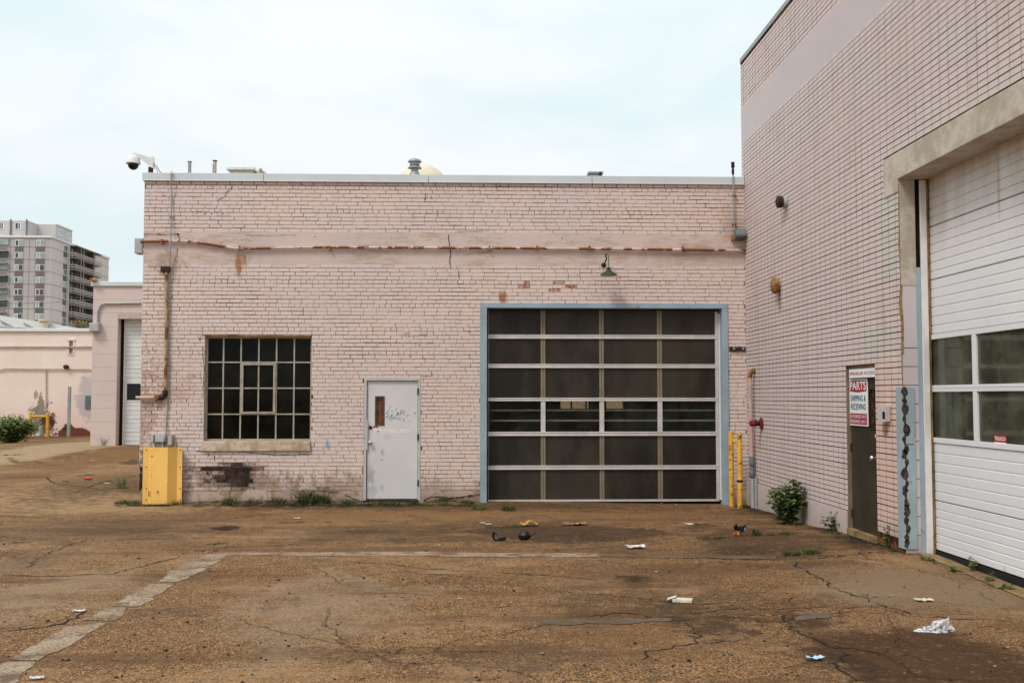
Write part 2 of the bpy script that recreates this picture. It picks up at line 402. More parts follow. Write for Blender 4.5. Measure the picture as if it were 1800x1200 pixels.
M_GREEN = simple('dark_green_enamel', (.035, .05, .025), .45, 0, .2, 10)
M_RED = simple('red_valve_paint', (.22, .014, .016), .45, 0, .25, 12)
M_ROOF = simple('roof_gravel', (.3, .28, .25), .9, 0, .2, 3)
M_TANK = simple('cream_tank_paint', (.70, .61, .46), .6, 0, .08, 1.5)

# ------------------------------------------------------------------ ground
def ground_mat():
    m = Mat('old_asphalt', .93, 0, .15)
    p = m.pos
    warp = m.noise(1.3, 4, .6, col=True)
    vw = m.n('ShaderNodeVectorMath', operation='MULTIPLY_ADD'); m.L(warp, vw.inputs[0]); vw.inputs[1].default_value = (.9, .9, 0); m.L(p, vw.inputs[2])
    pv = vw.outputs[0]
    big = m.noise(.22, 5, .6); mid = m.noise(1.1, 6, .62); sm = m.noise(6, 5, .65)
    c = m.mix(m.step(big, .35, .65), (0.219, 0.110, 0.045), (0.301, 0.168, 0.076))
    c = m.mix(m.step(mid, .42, .70, 0, .8), c, (0.182, 0.082, 0.029))
    c = m.mix(m.step(sm, .48, .72, 0, .5), c, (0.310, 0.170, 0.076))
    # aggregate
    gcell = m.vor(105, out=1); sg = m.n('ShaderNodeSeparateColor'); m.L(gcell, sg.inputs[0])
    c = m.mix(m.step(sg.outputs[0], .74, .80, 0, .95), c, (0.506, 0.308, 0.154))
    c = m.mix(m.step(sg.outputs[1], .66, .74, 0, .92), c, (0.040, 0.020, 0.008))
    g2 = m.noise(80, 3, .7); c = m.mix(m.step(g2, .50, .66, 0, .7), c, (0.066, 0.029, 0.012))
    g3 = m.vor(34, out=1); s3 = m.n('ShaderNodeSeparateColor'); m.L(g3, s3.inputs[0])
    g3d = m.vor(34, out=0)
    c = m.mix(m.math('MULTIPLY', m.step(s3.outputs[0], .93, .95), m.step(g3d, .25, .32, 1, 0)), c, (0.021, 0.013, 0.006))
    c = m.mix(m.math('MULTIPLY', m.step(s3.outputs[1], .94, .96), m.step(g3d, .2, .28, 1, 0)), c, (0.409, 0.269, 0.149))
    c = m.mix(m.step(m.noise(.6, 5, .65), .50, .66, 0, .55), c, (.36, .215, .115)); c = m.mix(m.step(m.noise(.75, 6, .7, m.vmul(m.pos, (.8, 1.3, 1))), .54, .63, 0, .5), c, (.085, .052, .03))
    lane = m.noise(.9, 6, .65, m.vmul(m.pos, (.28, 1.5, 1)))
    c = m.mix(m.step(lane, .50, .64, 0, .65), c, (0.117, 0.058, 0.025)); c = m.mix(m.step(lane, .30, .42, .45, 0), c, (0.350, 0.206, 0.096))
    nz = m.noise(1.9, 6, .7); nf = m.noise(5, 5, .7)
    def G(x0, x1, y0, y1, col, amt, soft=.6, n=nz, na=.9):
        xc, yc = (x0 + x1) / 2, (y0 + y1) / 2
        a, b, t, u = onG(x0, yc), onG(x1, yc), onG(xc, y0), onG(xc, y1); q = onG(xc, yc)
        cc = ((a.x + b.x) / 2, (t.y + u.y) / 2, q.z)
        return m.mix(m.math('MULTIPLY', m.ell(cc, ((b.x - a.x) / 2, (t.y - u.y) / 2, 3), soft, n, na), amt), c, col)
    # pale worn concrete in front of the building corner and on the left drive
    c = G(-200, 520, 862, 908, (0.391, 0.245, 0.121), .7, .4)
    c = G(20, 250, 795, 900, (0.391, 0.245, 0.121), .5, .5); c = G(60, 250, 825, 868, (0.156, 0.082, 0.034), .55, .5, nf, 1.2); c = G(-40, 160, 764, 772, (0.136, 0.067, 0.028), .9, .3, nf, .3)
    c = G(-60, 150, 768, 830, (0.391, 0.278, 0.166), .9, .25, na=.4)
    c = G(0, 260, 830, 905, (.10, .06, .03), .65, .7, nf, 2.6); c = G(0, 420, 895, 960, (.15, .085, .045), .5, .8, nf, 2.4)
    c = G(1440, 1900, 1095, 1250, (.05, .026, .014), .6, .4, nz, .6); c = G(1000, 1300, 1060, 1100, (.03, .018, .01), .5, .7, nf, 2.2)
    c = G(140, 262, 785, 816, (0.214, 0.111, 0.040), .9, .2, nf, .3); c = G(205, 262, 806, 818, (0.037, 0.021, 0.008), .7, .5, nf, .8)
    # ochre dusty strip in front of door and garage
    c = G(330, 1250, 886, 926, (0.262, 0.143, 0.058), .6, .6)
    # smooth dark asphalt fills and stains, plus painted contact shade along walls
    c = G(480, 860, 918, 955, (0.133, 0.079, 0.040), .75, .5)
    c = G(800, 1190, 921, 957, (0.062, 0.034, 0.017), .80, .3, nz, .5)
    c = G(840, 1400, 985, 1040, (0.117, 0.064, 0.028), .5, .8)
    c = G(1060, 1160, 1008, 1026, (0.021, 0.013, 0.006), .85, .7, nf, 1.3)
    c = G(360, 430, 923, 934, (0.016, 0.008, 0.004), .93, .4, nf, .8)
    c = G(560, 700, 930, 942, (0.045, 0.024, 0.012), .6, .8, nf, 1.2)
    c = G(1200, 1440, 955, 982, (0.055, 0.029, 0.012), .7, .7, nf, 1)
    c = G(1440, 1900, 1095, 1250, (0.062, 0.026, 0.010), .72, .3, nz, .45)
    c = G(900, 1320, 1040, 1180, (0.156, 0.080, 0.032), .5, .8)
    c = G(1360, 1480, 1075, 1110, (0.033, 0.019, 0.008), .75, .7, nf, 1.8)
    c = G(1350, 1520, 1040, 1200, (0.075, 0.035, 0.015), .5, .8, nf, 1.5)
    c = G(-20, 110, 972, 1010, (0.126, 0.090, 0.058), .6, .5)
    c = G(100, 330, 835, 870, (0.117, 0.067, 0.028), .6, .7, nf, 1.6)
    c = G(250, 1320, 880, 900, (0.062, 0.035, 0.015), .65, .6, nf, 1.1)  # front wall-foot strip, contact darkening put into the ground colour
    c = G(1440, 1600, 935, 975, (0.045, 0.025, 0.012), .75, .6, nf, .9)
    c = G(1480, 1850, 985, 1085, (0.214, 0.129, 0.066), .5, .5)
    c = G(560, 1300, 900, 975, (.050, .030, .016), .5, .8, nz, 1.6); c = G(1180, 1560, 915, 1010, (.040, .024, .013), .6, .7, nz, 1.4); c = G(1290, 1480, 880, 925, (.035, .022, .012), .7, .6, nf, 1.2)
    c = G(900, 1480, 1010, 1120, (.055, .032, .017), .45, .8, nz, 2.0); c = G(0, 420, 905, 965, (.075, .048, .028), .45, .7, nz, 1.8); c = G(240, 860, 878, 893, (.028, .018, .010), .8, .6, nf, 1.0)  # last ellipse paints contact shade along the front wall
    c = m.mix(m.step(m.noise(2.3, 7, .72), .60, .68, 0, .55), c, (.05, .032, .02)); c = m.mix(m.step(m.noise(3.1, 7, .72, m.vmul(m.pos, (.7, 1, 1))), .60, .68, 0, .45), c, (.33, .24, .165))
    c = m.mix(m.step(m.noise(17, 6, .85), .50, .62, 0, .55), c, (.06, .038, .022)); c = m.mix(m.step(m.noise(15, 6, .85, m.vmul(m.pos, (1, .8, 1))), .55, .66, 0, .4), c, (.42, .31, .215))
    for (x0, x1, y0, y1, am) in ((300, 860, 879, 892, .85), (1285, 1345, 878, 902, .8), (1330, 1440, 895, 922, .75), (1425, 1500, 920, 946, .8), (1485, 1570, 938, 968, .8), (1560, 1625, 960, 978, .7), (640, 745, 879, 894, .8)):  # contact shade painted dark into the ground at wall and door feet
        c = G(x0, x1, y0, y1, (.022, .015, .009), am, .7, nf, 1.3)
    c = G(330, 760, 985, 1190, (.34, .25, .17), .35, .8, nz, 1.5); c = G(-60, 240, 985, 1110, (.33, .235, .16), .4, .8, nz, 1.6); c = G(1380, 1830, 990, 1085, (.25, .185, .13), .45, .5, nz, .8)
    c = G(1170, 1330, 1075, 1130, (.035, .022, .013), .6, .8, nf, 2.4); c = G(1380, 1530, 1120, 1200, (.03, .02, .012), .6, .8, nf, 2.2); c = G(700, 1150, 1120, 1200, (.08, .05, .03), .4, .9, nf, 2.2)
    # cracks
    e = m.vor(.42, pv, 'DISTANCE_TO_EDGE'); e2 = m.vor(1.5, pv, 'DISTANCE_TO_EDGE')
    k = m.math('MULTIPLY', m.step(e, .0, .006, 1, 0), m.step(m.noise(.5, 2), .42, .55))
    k2 = m.math('MULTIPLY', m.step(e2, .0, .016, 1, 0), m.step(m.noise(.45, 3), .54, .64))
    kk = m.math('MAXIMUM', k, k2)
    c = m.mix(m.math('MULTIPLY', kk, .55), c, (0.037, 0.020, 0.008))
    m.col(c)
    h = m.math('SUBTRACT', m.math('ADD', m.math('MULTIPLY', m.noise(60, 4, .7), .6), m.math('MULTIPLY', m.vor(105), .5)), m.math('MULTIPLY', kk, 1.5))
    m.bump(h, .008, .9)
    return m.m
M_GROUND = ground_mat()
M_CRACK = simple('crack_dirt', (.014, .010, .007), .95, 0, .4, 20)
def lines(a, b, step): n = max(1, round((b - a) / step)); return [a + (b - a) * i / n for i in range(n)]
gx = [-3000, -1500, -700, -300, -160, -100, -70] + lines(-50, -14, 1.5) + lines(-14, -7, .35) + lines(-7, 6, .13) + lines(6, 14, .8) + [14, 20, 30, 50, 100, 300, 900, 3000]
gy = [-2000, -600, -200, -80, -40, -20] + lines(-12, 3, 1) + lines(3, 18.2, .13) + lines(18.2, 50, .6) + [50, 60, 80, 110, 150, 220, 300, 500, 1000, 2000, 4500]
g = MB(); nxg = len(gx)
for y in gy:
    for x in gx: g.v.append((x, y, gh(x, y)))
g.c = [(0, 0, 0, 1)] * len(g.v)
for j in range(len(gy) - 1):
    for i in range(nxg - 1):
        a = j * nxg + i; g.f.append((a, a + 1, a + nxg + 1, a + nxg)); g.m.append(0)
def ribbon(mb, pts, w0, lift=.003, seed=0, m=1, seg=.06, jag=.035):
    """thin crack following picture points on the ground"""
    rnd = random.Random(seed); P = [onG(*p) if not isinstance(p, Vector) else p for p in pts]; out = []
    for i in range(len(P) - 1):
        n = max(1, int((P[i + 1] - P[i]).length / seg))
        for k in range(n): out.append(P[i].lerp(P[i + 1], k / n))
    out.append(P[-1]); ring = []
    for i, p in enumerate(out):
        d = (out[min(i + 1, len(out) - 1)] - out[max(i - 1, 0)]); d.z = 0; d.normalize(); nn = Vector((-d.y, d.x, 0))
        wv = w0 * (.25 + 1.5 * rnd.random()) * min(1, .15 + min(i, len(out) - 1 - i) * .25)
        q = p + nn * (rnd.uniform(-jag, jag) + .05 * noise.noise(Vector((p.x * 3, p.y * 3, seed))))
        a = q + nn * wv / 2; b = q - nn * wv / 2
        ring.append(mb.vs([(a.x, a.y, gh(a.x, a.y) + lift), (b.x, b.y, gh(b.x, b.y) + lift)]))
    for i in range(len(ring) - 1):
        mb.f.append((ring[i], ring[i] + 1, ring[i + 1] + 1, ring[i + 1])); mb.m.append(m)
CR = [([(0, 1010), (100, 1014), (200, 1008), (290, 985), (330, 975)], .02), ([(0, 1110), (60, 1104), (120, 1092), (160, 1070)], .03), ([(40, 1000), (80, 975), (130, 955), (160, 947)], .014),
      ([(0, 947), (200, 948), (380, 945), (620, 948)], .012), ([(330, 972), (400, 960), (600, 955), (760, 950)], .012),
      ([(1390, 985), (1440, 1018), (1500, 1045), (1570, 1070), (1610, 1084)], .02), ([(1200, 1085), (1270, 1070), (1370, 1070), (1460, 1068), (1550, 1064)], .012),
      ([(1560, 1070), (1600, 1084), (1700, 1087), (1800, 1092)], .014), ([(1380, 1075), (1375, 1095), (1420, 1120), (1440, 1130), (1480, 1142)], .022), ([(1440, 1130), (1530, 1145), (1590, 1155)], .016),
      ([(1480, 1142), (1475, 1170), (1500, 1200)], .02), ([(1200, 1090), (1225, 1110), (1220, 1140)], .014), ([(1380, 1098), (1400, 1085), (1450, 1080), (1500, 1072)], .014),
      ([(600, 985), (760, 1000), (900, 1008), (1080, 1020), (1200, 1022)], .014), ([(620, 1015), (700, 1005), (860, 1015)], .01), ([(1120, 1160), (1150, 1142), (1230, 1130), (1320, 1125)], .014),
      ([(1000, 1030), (1050, 1045), (1200, 1062), (1280, 1058)], .012), ([(1030, 1086), (1080, 1076), (1180, 1090), (1250, 1086)], .02), ([(750, 1150), (800, 1142), (900, 1150)], .01),
      ([(500, 900), (700, 903), (840, 896)], .014), ([(680, 948), (780, 950), (860, 947)], .02), ([(860, 950), (960, 952), (1010, 950)], .012), ([(1090, 970), (1200, 980), (1330, 984), (1410, 975)], .03),
      ([(1240, 885), (1250, 900), (1265, 912)], .008), ([(870, 897), (1200, 898), (1330, 900)], .008), ([(1210, 920), (1320, 915), (1420, 912), (1480, 925)], .018), ([(1200, 945), (1330, 942), (1420, 936)], .014),
      ([(80, 838), (100, 850), (180, 860), (230, 855)], .03), ([(130, 866), (170, 850), (240, 835)], .03), ([(20, 874), (120, 880), (180, 878)], .02), ([(0, 905), (140, 915), (300, 922)], .012),
      ([(1400, 985), (1500, 975), (1580, 968)], .02), ([(150, 905), (260, 902), (330, 905)], .01), ([(180, 930), (420, 938), (520, 934)], .008), ([(1450, 922), (1500, 945), (1560, 960)], .03), ([(1640, 985), (1720, 1012), (1800, 1048)], .035)]
for i, (p, wd) in enumerate(CR): ribbon(g, p, wd * .9, .003, i)
g.build('ground', [M_GROUND, M_CRACK], smooth=True, kind='structure')

# worn concrete strips set in the yard
def strip_mat(name, a, b):
    m = Mat(name, .93, 0, .12)
    c = m.mix(m.step(m.noise(2.5, 5, .6), .35, .65), a, b)
    c = m.mix(m.step(m.noise(46, 4, .7), .46, .62, 0, .8), c, (.10, .065, .04))
    c = m.mix(m.step(m.noise(4, 7, .75), .50, .58, 0, .8), c, (.13, .085, .052))
    m.col(c); m.bump(m.noise(60, 4, .7), .008, .8); return m.m
M_STRIP = strip_mat('worn_concrete', (.42, .32, .235), (.31, .22, .15))
M_STRIP2 = strip_mat('grey_crack_filler', (.17, .145, .12), (.11, .085, .065))
def patch(name, top, bot, mat, lift=.004, seed=1, jag=.02):
    """flat strip between two picture polylines, subdivided to follow the ground with ragged edges"""
    rnd = random.Random(seed); mb = MB(); A = [onG(*p) for p in top]; B = [onG(*p) for p in bot]
    def samp(P, n):
        out = []
        ln = [(P[i + 1] - P[i]).length for i in range(len(P) - 1)]; tot = sum(ln)
        for k in range(n + 1):
            t = tot * k / n; i = 0
            while i < len(ln) - 1 and t > ln[i]: t -= ln[i]; i += 1
            out.append(P[i].lerp(P[i + 1], min(1, t / ln[i])))
        return out
    n = max(6, int((A[-1] - A[0]).length / .07)); a = samp(A, n); b = samp(B, n); rows = []
    for k in range(n + 1):
        j1, j2 = rnd.uniform(-jag, jag), rnd.uniform(-jag, jag); d = (a[k] - b[k]).normalized()
        pa = a[k] + d * (j1 + .02 * noise.noise(a[k] * 4)); pb = b[k] + d * (j2 + .02 * noise.noise(b[k] * 4 + Vector((5, 0, 0)))); r = []
        for q in range(4):
            p = pa.lerp(pb, q / 3); r.append((p.x, p.y, gh(p.x, p.y) + lift))
        rows.append(mb.vs(r))
    for k in range(n):
        for q in range(3): mb.f.append((rows[k] + q, rows[k] + q + 1, rows[k + 1] + q + 1, rows[k + 1] + q)); mb.m.append(0)
    return mb.build(name, mat, smooth=True, kind='structure')
patch('pavement_strip', [(352, 979), (300, 1003), (283, 1022)], [(398, 977), (345, 1010), (310, 1023)], M_STRIP, seed=3)
patch('pavement_strip', [(262, 1027), (225, 1047), (196, 1064)], [(306, 1026), (262, 1058), (238, 1067)], M_STRIP, seed=4)
patch('pavement_strip', [(192, 1068), (165, 1080), (146, 1090)], [(228, 1068), (215, 1083), (198, 1091)], M_STRIP, seed=5)
patch('pavement_strip', [(118, 1101), (70, 1128), (17, 1160)], [(190, 1093), (132, 1130), (66, 1161)], M_STRIP, seed=6)
patch('pavement_strip', [(8, 1163), (-30, 1185), (-90, 1215)], [(60, 1163), (30, 1195), (-10, 1230)], M_STRIP, seed=7)
patch('pavement_strip', [(335, 976), (420, 970.5), (700, 969.5), (900, 972), (1050, 973)], [(345, 979), (420, 976), (700, 977), (900, 979), (1050, 979)], M_STRIP, seed=8, jag=.02)
patch('pavement_strip', [(1055, 973), (1200, 974.5), (1365, 978)], [(1055, 979.5), (1200, 980.5), (1365, 982)], strip_mat('worn_warm_concrete', (.20, .13, .08), (.13, .085, .05)), seed=9, jag=.02)
patch('pavement_strip', [(950, 1090), (990, 1088), (1040, 1090), (1100, 1089), (1180, 1086)], [(955, 1095), (990, 1099), (1040, 1096), (1100, 1097), (1180, 1091)], M_STRIP2, seed=10)
patch('pavement_strip', [(1396, 1086), (1420, 1079), (1465, 1076)], [(1400, 1091), (1430, 1088), (1462, 1085)], M_STRIP2, seed=11)
M_APRON = concrete('garage_apron', (.30, .20, .105), (.18, .115, .055), 3)
patch('garage_apron', [(1612, 968), (1700, 992), (1800, 1031), (1900, 1075)], [(1618, 975), (1690, 1005), (1790, 1048), (1880, 1092)], M_APRON, .008, 12, .02)
M_DIRT = simple('loose_dirt', (.05, .032, .015), .98, 0, .5, 9, c2=(.13, .085, .045), bump=.02)
def dirt(name, x0, x1, y, y2, hgt, seed):
    mb = MB(); rnd = random.Random(seed); n = int((x1 - x0) / .06); rows = []
    for i in range(n + 1):
        x = x0 + (x1 - x0) * i / n; e = min(1, i / 4, (n - i) / 4); k = .6 + .5 * noise.noise(Vector((x * 2, seed, 0)))
        d = (y - y2) * (.8 + .4 * noise.noise(Vector((x * 3, seed, 3))))
        rows.append(mb.vs([(x, y, gh(x, y) + hgt * k * e + .006), (x, y - d * .35, gh(x, y - d * .35) + hgt * .6 * k * e + .005), (x, y - d * .7, gh(x, y - d * .7) + hgt * .2 * k * e + .004), (x, y - d, gh(x, y - d) - .004)]))
    for i in range(n):
        for q in range(3): mb.f.append((rows[i] + q, rows[i] + q + 1, rows[i + 1] + q + 1, rows[i + 1] + q)); mb.m.append(0)
    mb.build(name, M_DIRT, smooth=True, kind='structure')
dirt('dirt', fx(322, 880), fx(640, 880), FY - .012, FY - .34, .07, 1)
dirt('dirt', fx(738, 880), fx(846, 880), FY - .012, FY - .34, .08, 2)
dirt('dirt', fx(641, 880), fx(737, 880), FY - .012, FY - .3, .03, 3)

# ------------------------------------------------------------------ masonry
def holes_wall(mb, u0, u1, z0, z1, holes, P, th, mcore, mrev, zsplit=None, mlow=None, zm=()):
    """wall sheet with openings: front, back, reveals. P(u,z,d) maps to world (d>0 = into the wall)"""
    us = sorted({u0, u1} | {h[0] for h in holes} | {h[1] for h in holes}); zs = sorted({z0, z1} | {h[2] for h in holes} | {h[3] for h in holes} | ({zsplit} if zsplit else set()) | set(q for z in zm for q in z[:2]))
    us = [q for q in us if u0 <= q <= u1]; zs = [q for q in zs if z0 <= q <= z1]
    def inh(a, b):
        return any(h[0] < a < h[1] and h[2] < b < h[3] for h in holes)
    for i in range(len(us) - 1):
        for j in range(len(zs) - 1):
            a, b, c, d = us[i], us[i + 1], zs[j], zs[j + 1]
            if inh((a + b) / 2, (c + d) / 2): continue
            mm = mcore
            if zsplit and (c + d) / 2 < zsplit: mm = mlow
            for (q0, q1, qm) in zm:
                if q0 < (c + d) / 2 < q1: mm = qm
            mb.face([P(a, c, 0), P(b, c, 0), P(b, d, 0), P(a, d, 0)], mm)
            mb.face([P(a, c, th), P(a, d, th), P(b, d, th), P(b, c, th)], mrev)
    for (a, b, c, d) in holes:
        mb.face([P(a, c, 0), P(a, d, 0), P(a, d, th), P(a, c, th)], mrev); mb.face([P(b, c, 0), P(b, c, th), P(b, d, th), P(b, d, 0)], mrev)
        mb.face([P(a, d, 0), P(b, d, 0), P(b, d, th), P(a, d, th)], mrev)
        if c > z0 + .01: mb.face([P(a, c, 0), P(a, c, th), P(b, c, th), P(b, c, 0)], mrev)
    mb.face([P(u0, z1, 0), P(u1, z1, 0), P(u1, z1, th), P(u0, z1, th)], mrev)
    mb.face([P(u0, z0, 0), P(u0, z1, 0), P(u0, z1, th), P(u0, z0, th)], mrev); mb.face([P(u1, z0, 0), P(u1, z0, th), P(u1, z1, th), P(u1, z1, 0)], mrev)
def one_brick(mb, a, b, c, d, P, h, ch, col, m=0):
    mb.col = col
    i = mb.vs([P(a, c, .001), P(b, c, .001), P(b, d, .001), P(a, d, .001), P(a + ch, c + ch, -h), P(b - ch, c + ch, -h), P(b - ch, d - ch, -h), P(a + ch, d - ch, -h)])
    for q in ((4, 5, 6, 7), (0, 1, 5, 4), (1, 2, 6, 5), (2, 3, 7, 6), (3, 0, 4, 7)): mb.f.append(tuple(i + k for k in q)); mb.m.append(m)
    mb.col = (0, 0, 0, 1)
def clip(a, b, c, d, holes):
    """split interval [a,b] by openings overlapping the row c..d"""
    out = [(a, b)]
    for h in holes:
        if h[2] < (c + d) / 2 < h[3]:
            nw = []
            for p, q in out:
                if q <= h[0] or p >= h[1]: nw.append((p, q)); continue
                if p < h[0]: nw.append((p, h[0] - .002))
                if q > h[1]: nw.append((h[1] + .002, q))
            out = nw
    return [(p, q) for p, q in out if q - p > .025]
def common_bond(mb, u0, u1, z0, z1, P, holes, skip, seed, exposed=lambda u, z: False, soot=lambda u, z, r: 0, ch=.066, brk=.203, topdark=True):
    rnd = random.Random(seed); n = round((z1 - z0) / ch); ch = (z1 - z0) / n
    for r in range(n):
        c0 = z1 - (r + 1) * ch; c1 = c0 + ch
        if any(s[0] < (c0 + c1) / 2 < s[1] for s in skip): continue
        hd = (r % 6 == 1)
        bl = brk / 2 if hd else brk
        u = u0 - (rnd.random() * .03 + (bl / 2 if (r % 2) else 0)) if r % 6 != 1 else u0 - rnd.random() * bl
        tilt = rnd.uniform(-.0015, .0015)
        while u < u1:
            wd = bl * (1 + rnd.uniform(-.06, .06)); e = u + wd
            vj = rnd.choice([.002, .003, .004, .006, .009]) if r else .011
            bj = .0095 if rnd.random() < .3 else rnd.choice([.004, .006, .007])
            if r == 0: bj = .012
            wobble = .006 * noise.noise(Vector((u * .6, c0 * 3, seed)))
            for p, q in clip(max(u, u0), min(e - vj, u1), c0, c1, holes):
                ex = exposed((p + q) / 2, (c0 + c1) / 2) or rnd.random() < .0012
                hh = .004 + rnd.random() * .005 - (.003 if ex else 0)
                one_brick(mb, p, q, max(c0, c0 + bj + wobble + tilt), min(c1 - .0005, c1 + wobble + tilt), P, hh, .0022, (rnd.random(), 1.0 if ex else 0.0, soot((p + q) / 2, (c0 + c1) / 2, rnd.random()), 1))
            u = e
def PF(u, z, d): return (u, FY + d, z)
zcap = fz(312, 1306); zcapb = fz(325.5, 1306)
# openings of the low building
DR = (fx(639.5, 770), fx(739.3, 770), -.3, fz(663.3, 690))
WN = (fx(359.5, 680), fx(547.2, 680), fz(774.5, 450), fz(591, 450))
GD = (fx(845.3, 700), fx(1280.3, 700), -.3, fz(533, 1060))
holesF = [DR, WN, GD]
bandt, bandb = fz(413, 800), fz(463, 800)
zpl = fz(862, 600)
low = thing('brick_building', 'low pink painted brick building with grey metal coping, grid window and wide glazed garage door', 'building', (0, FY, 0))
exq = [(315, 462, 8, 4), (882, 511, 6, 4), (925, 499, 4, 5), (982, 494, 6, 4), (969, 508, 7, 4), (985, 508, 3, 4), (1003, 508, 8, 4), (1308, 480, 3, 4), (352, 826, 6, 3), (372, 820, 9, 3), (358, 845, 6, 3), (455, 826, 10, 3), (440, 835, 6, 3), (252, 797, 5, 4)]
exw = [(fx(a, b), fz(b, a), c * .0096, d * .0096) for a, b, c, d in exq]
def exF(u, z): return any(abs(u - a) < c and abs(z - b) < d for a, b, c, d in exw)
def sootF(u, z, k):
    v = 0
    for a, b, rx, rz, am in ((398, 824, .52, .075, 1.2), (424, 838, .22, .26, 1.1), (430, 862, .26, .14, .7), (395, 842, .85, .26, .5), (253, 845, .1, .4, .9), (600, 858, 2.6, .12, .25), (1180, 860, 3, .1, .2)):
        d = math.hypot((u - fx(a, b)) / rx, (z - fz(b, a)) / rz)
        v = max(v, am * max(0, 1.25 - d) * (.45 + k))
    return min(1, v)
wl = MB()
holes_wall(wl, XL, XR, -.4, zcapb + .02, holesF, PF, .30, 1, 3, zpl, 2, [(bandb, bandt, 4)])
common_bond(wl, XL, XR, zpl, zcapb, PF, holesF, [(bandb - .01, bandt)], 5, exF, sootF)
# left flank, same brick, and plain back
def PL(u, z, d): return (XL + d, u, z)
holes_wall(wl, FY + .3, 32, -.4, zcapb + .02, [], lambda u, z, d: (XL + d, u, z), .3, 1, 3, zpl, 2)
common_bond(wl, FY - .004, 24, zpl, zcapb, lambda u, z, d: (XL + d, u, z), [], [], 9)
bw = (onY(985, 716, 31.8)[0], onY(1095, 716, 31.8)[0], 1.38, 1.95)
holes_wall(wl, XL + .3, XR + 4, -.4, zcapb + .02, [bw], lambda u, z, d: (u, 31.7 + d, z), .3, 3, 3)
# ragged broken plaster lip along the base
rnd = random.Random(2); u = XL
while u < XR:
    wd = rnd.uniform(.1, .45); hgt = zpl + rnd.uniform(-.10, .05); e = min(u + wd, XR)
    for p, q in clip(u, e, 0, .1, holesF):
        if rnd.random() < .8: wl.face([(p, FY - .009, -.1), (q, FY - .012, -.1), (q - rnd.random() * .06, FY - .012, hgt + rnd.uniform(-.04, .02)), (p + rnd.random() * .05, FY - .010, hgt)], 2)
    u = e
# raised plaster face of the lintel band
wl.box(XL + .002, XR - .002, FY - .0062, FY + .01, bandb - .045, bandt + .035, 4)
# settlement cracks
def vcrack(mb, pts, wd, m, yoff=.0145, seed=1):
    rnd = random.Random(seed); P = [Vector((fx(a, b), 0, fz(b, a))) for a, b in pts]; out = []
    for i in range(len(P) - 1):
        n = max(1, int((P[i + 1] - P[i]).length / .03))
        out += [P[i].lerp(P[i + 1], k / n) for k in range(n)]
    out.append(P[-1]); last = None
    for i, p in enumerate(out):
        d = (out[min(i + 1, len(out) - 1)] - out[max(0, i - 1)]).normalized(); nn = Vector((-d.z, 0, d.x)); ww = wd * rnd.uniform(.3, 1.2)
        p = p + nn * rnd.uniform(-.006, .006); cur = [p + nn * ww / 2, p - nn * ww / 2]
        cur = [(q.x, FY - yoff, q.z) for q in cur]
        if last: mb.face([last[0], last[1], cur[1], cur[0]], m)
        last = cur
for i, (p, wd) in enumerate([([(788, 413), (790, 430), (792, 447), (790, 462), (793, 472)], .014), ([(806, 475), (807, 490)], .01), ([(748, 340), (748, 352)], .012), ([(758, 344), (758, 350)], .014), ([(400, 343), (384, 352), (383, 361)], .009),
        ([(396, 341), (407, 332), (408, 326)], .009), ([(312, 411), (316, 418), (315, 424)], .02), ([(313, 436), (311, 450), (307, 458), (314, 460)], .01), ([(878, 318), (879, 328)], .014), ([(1240, 357), (1240, 365)], .014), ([(1242, 365), (1262, 367)], .007),
        ([(253, 412), (316, 412)], .012), ([(351, 598), (352, 590), (362, 590)], .012), ([(356, 610), (359, 650), (357, 700)], .01), ([(366, 796), (367, 801)], .02), ([(378, 800), (378, 810)], .01), ([(410, 792), (410, 799)], .01), ([(344, 792), (358, 793), (420, 793), (480, 799), (545, 798)], .012),
        ([(606, 868), (625, 878), (640, 881)], .02), ([(745, 880), (756, 873), (770, 872), (790, 876), (846, 868)], .03), ([(557, 862), (602, 865)], .014), ([(740, 661), (759, 660), (759, 655)], .010), ([(720, 590), (750, 588), (751, 579)], .008), ([(640, 601), (700, 602), (765, 603)], .006),
        ([(860, 405), (846, 406), (800, 408)], .007), ([(430, 413), (470, 414), (520, 413)], .006)]): vcrack(wl, p, wd, 5, seed=i)
# small anchor holes
rnd = random.Random(8)
for a, b in [(289, 344), (346, 376), (442, 415), (554, 416), (838, 418), (988, 419), (1058, 410), (688, 418), (317, 380), (1240, 605), (272, 680), (256, 600)] + [(rnd.uniform(260, 1300), rnd.choice([375.5, 372, 483, 606])) for _ in range(26)]:
    if any(h[0] < fx(a, b) < h[1] and h[2] < fz(b, a) < h[3] for h in holesF): continue
    x, z = fx(a, b), fz(b, a); r = rnd.uniform(.006, .012)
    wl.face([(x + r * math.cos(t), FY - .0142, z + r * math.sin(t)) for t in [k * math.pi / 3 for k in range(6)]], 5)
# paint-peeled corner quoins on the left edge
wl.build('wall', [M_BRICK, M_MORT, M_PLINTH, M_CONC, M_BAND, M_RUSTD], low)
# coping in sections
for i, (a, b) in enumerate(((251.5, 464), (464.6, 753), (753.6, 1040), (1040.6, 1309))):
    z1 = zcap; mb = MB(); x0, x1 = fx(a, 312), fx(b, 312)
    if i == 3: x1 = XR - .004
    mb.box(x0 + .001, x1 - .001, FY - .045, FY + .42, zcapb, z1); mb.box(x0 + .001, x1 - .001, FY - .052, FY - .046, zcapb - .004, zcapb + .012)
    mb.build('coping', M_COPE, low, bevel=.004)
MB().box(XL + .3, XR + 4, FY + .44, 31.7, zcapb - .5, zcapb - .35).build('roof', M_ROOF, low)
MB().box(XL - .03, XL + .34, FY + .43, 32, zcapb, zcap).build('coping', M_COPE, low)
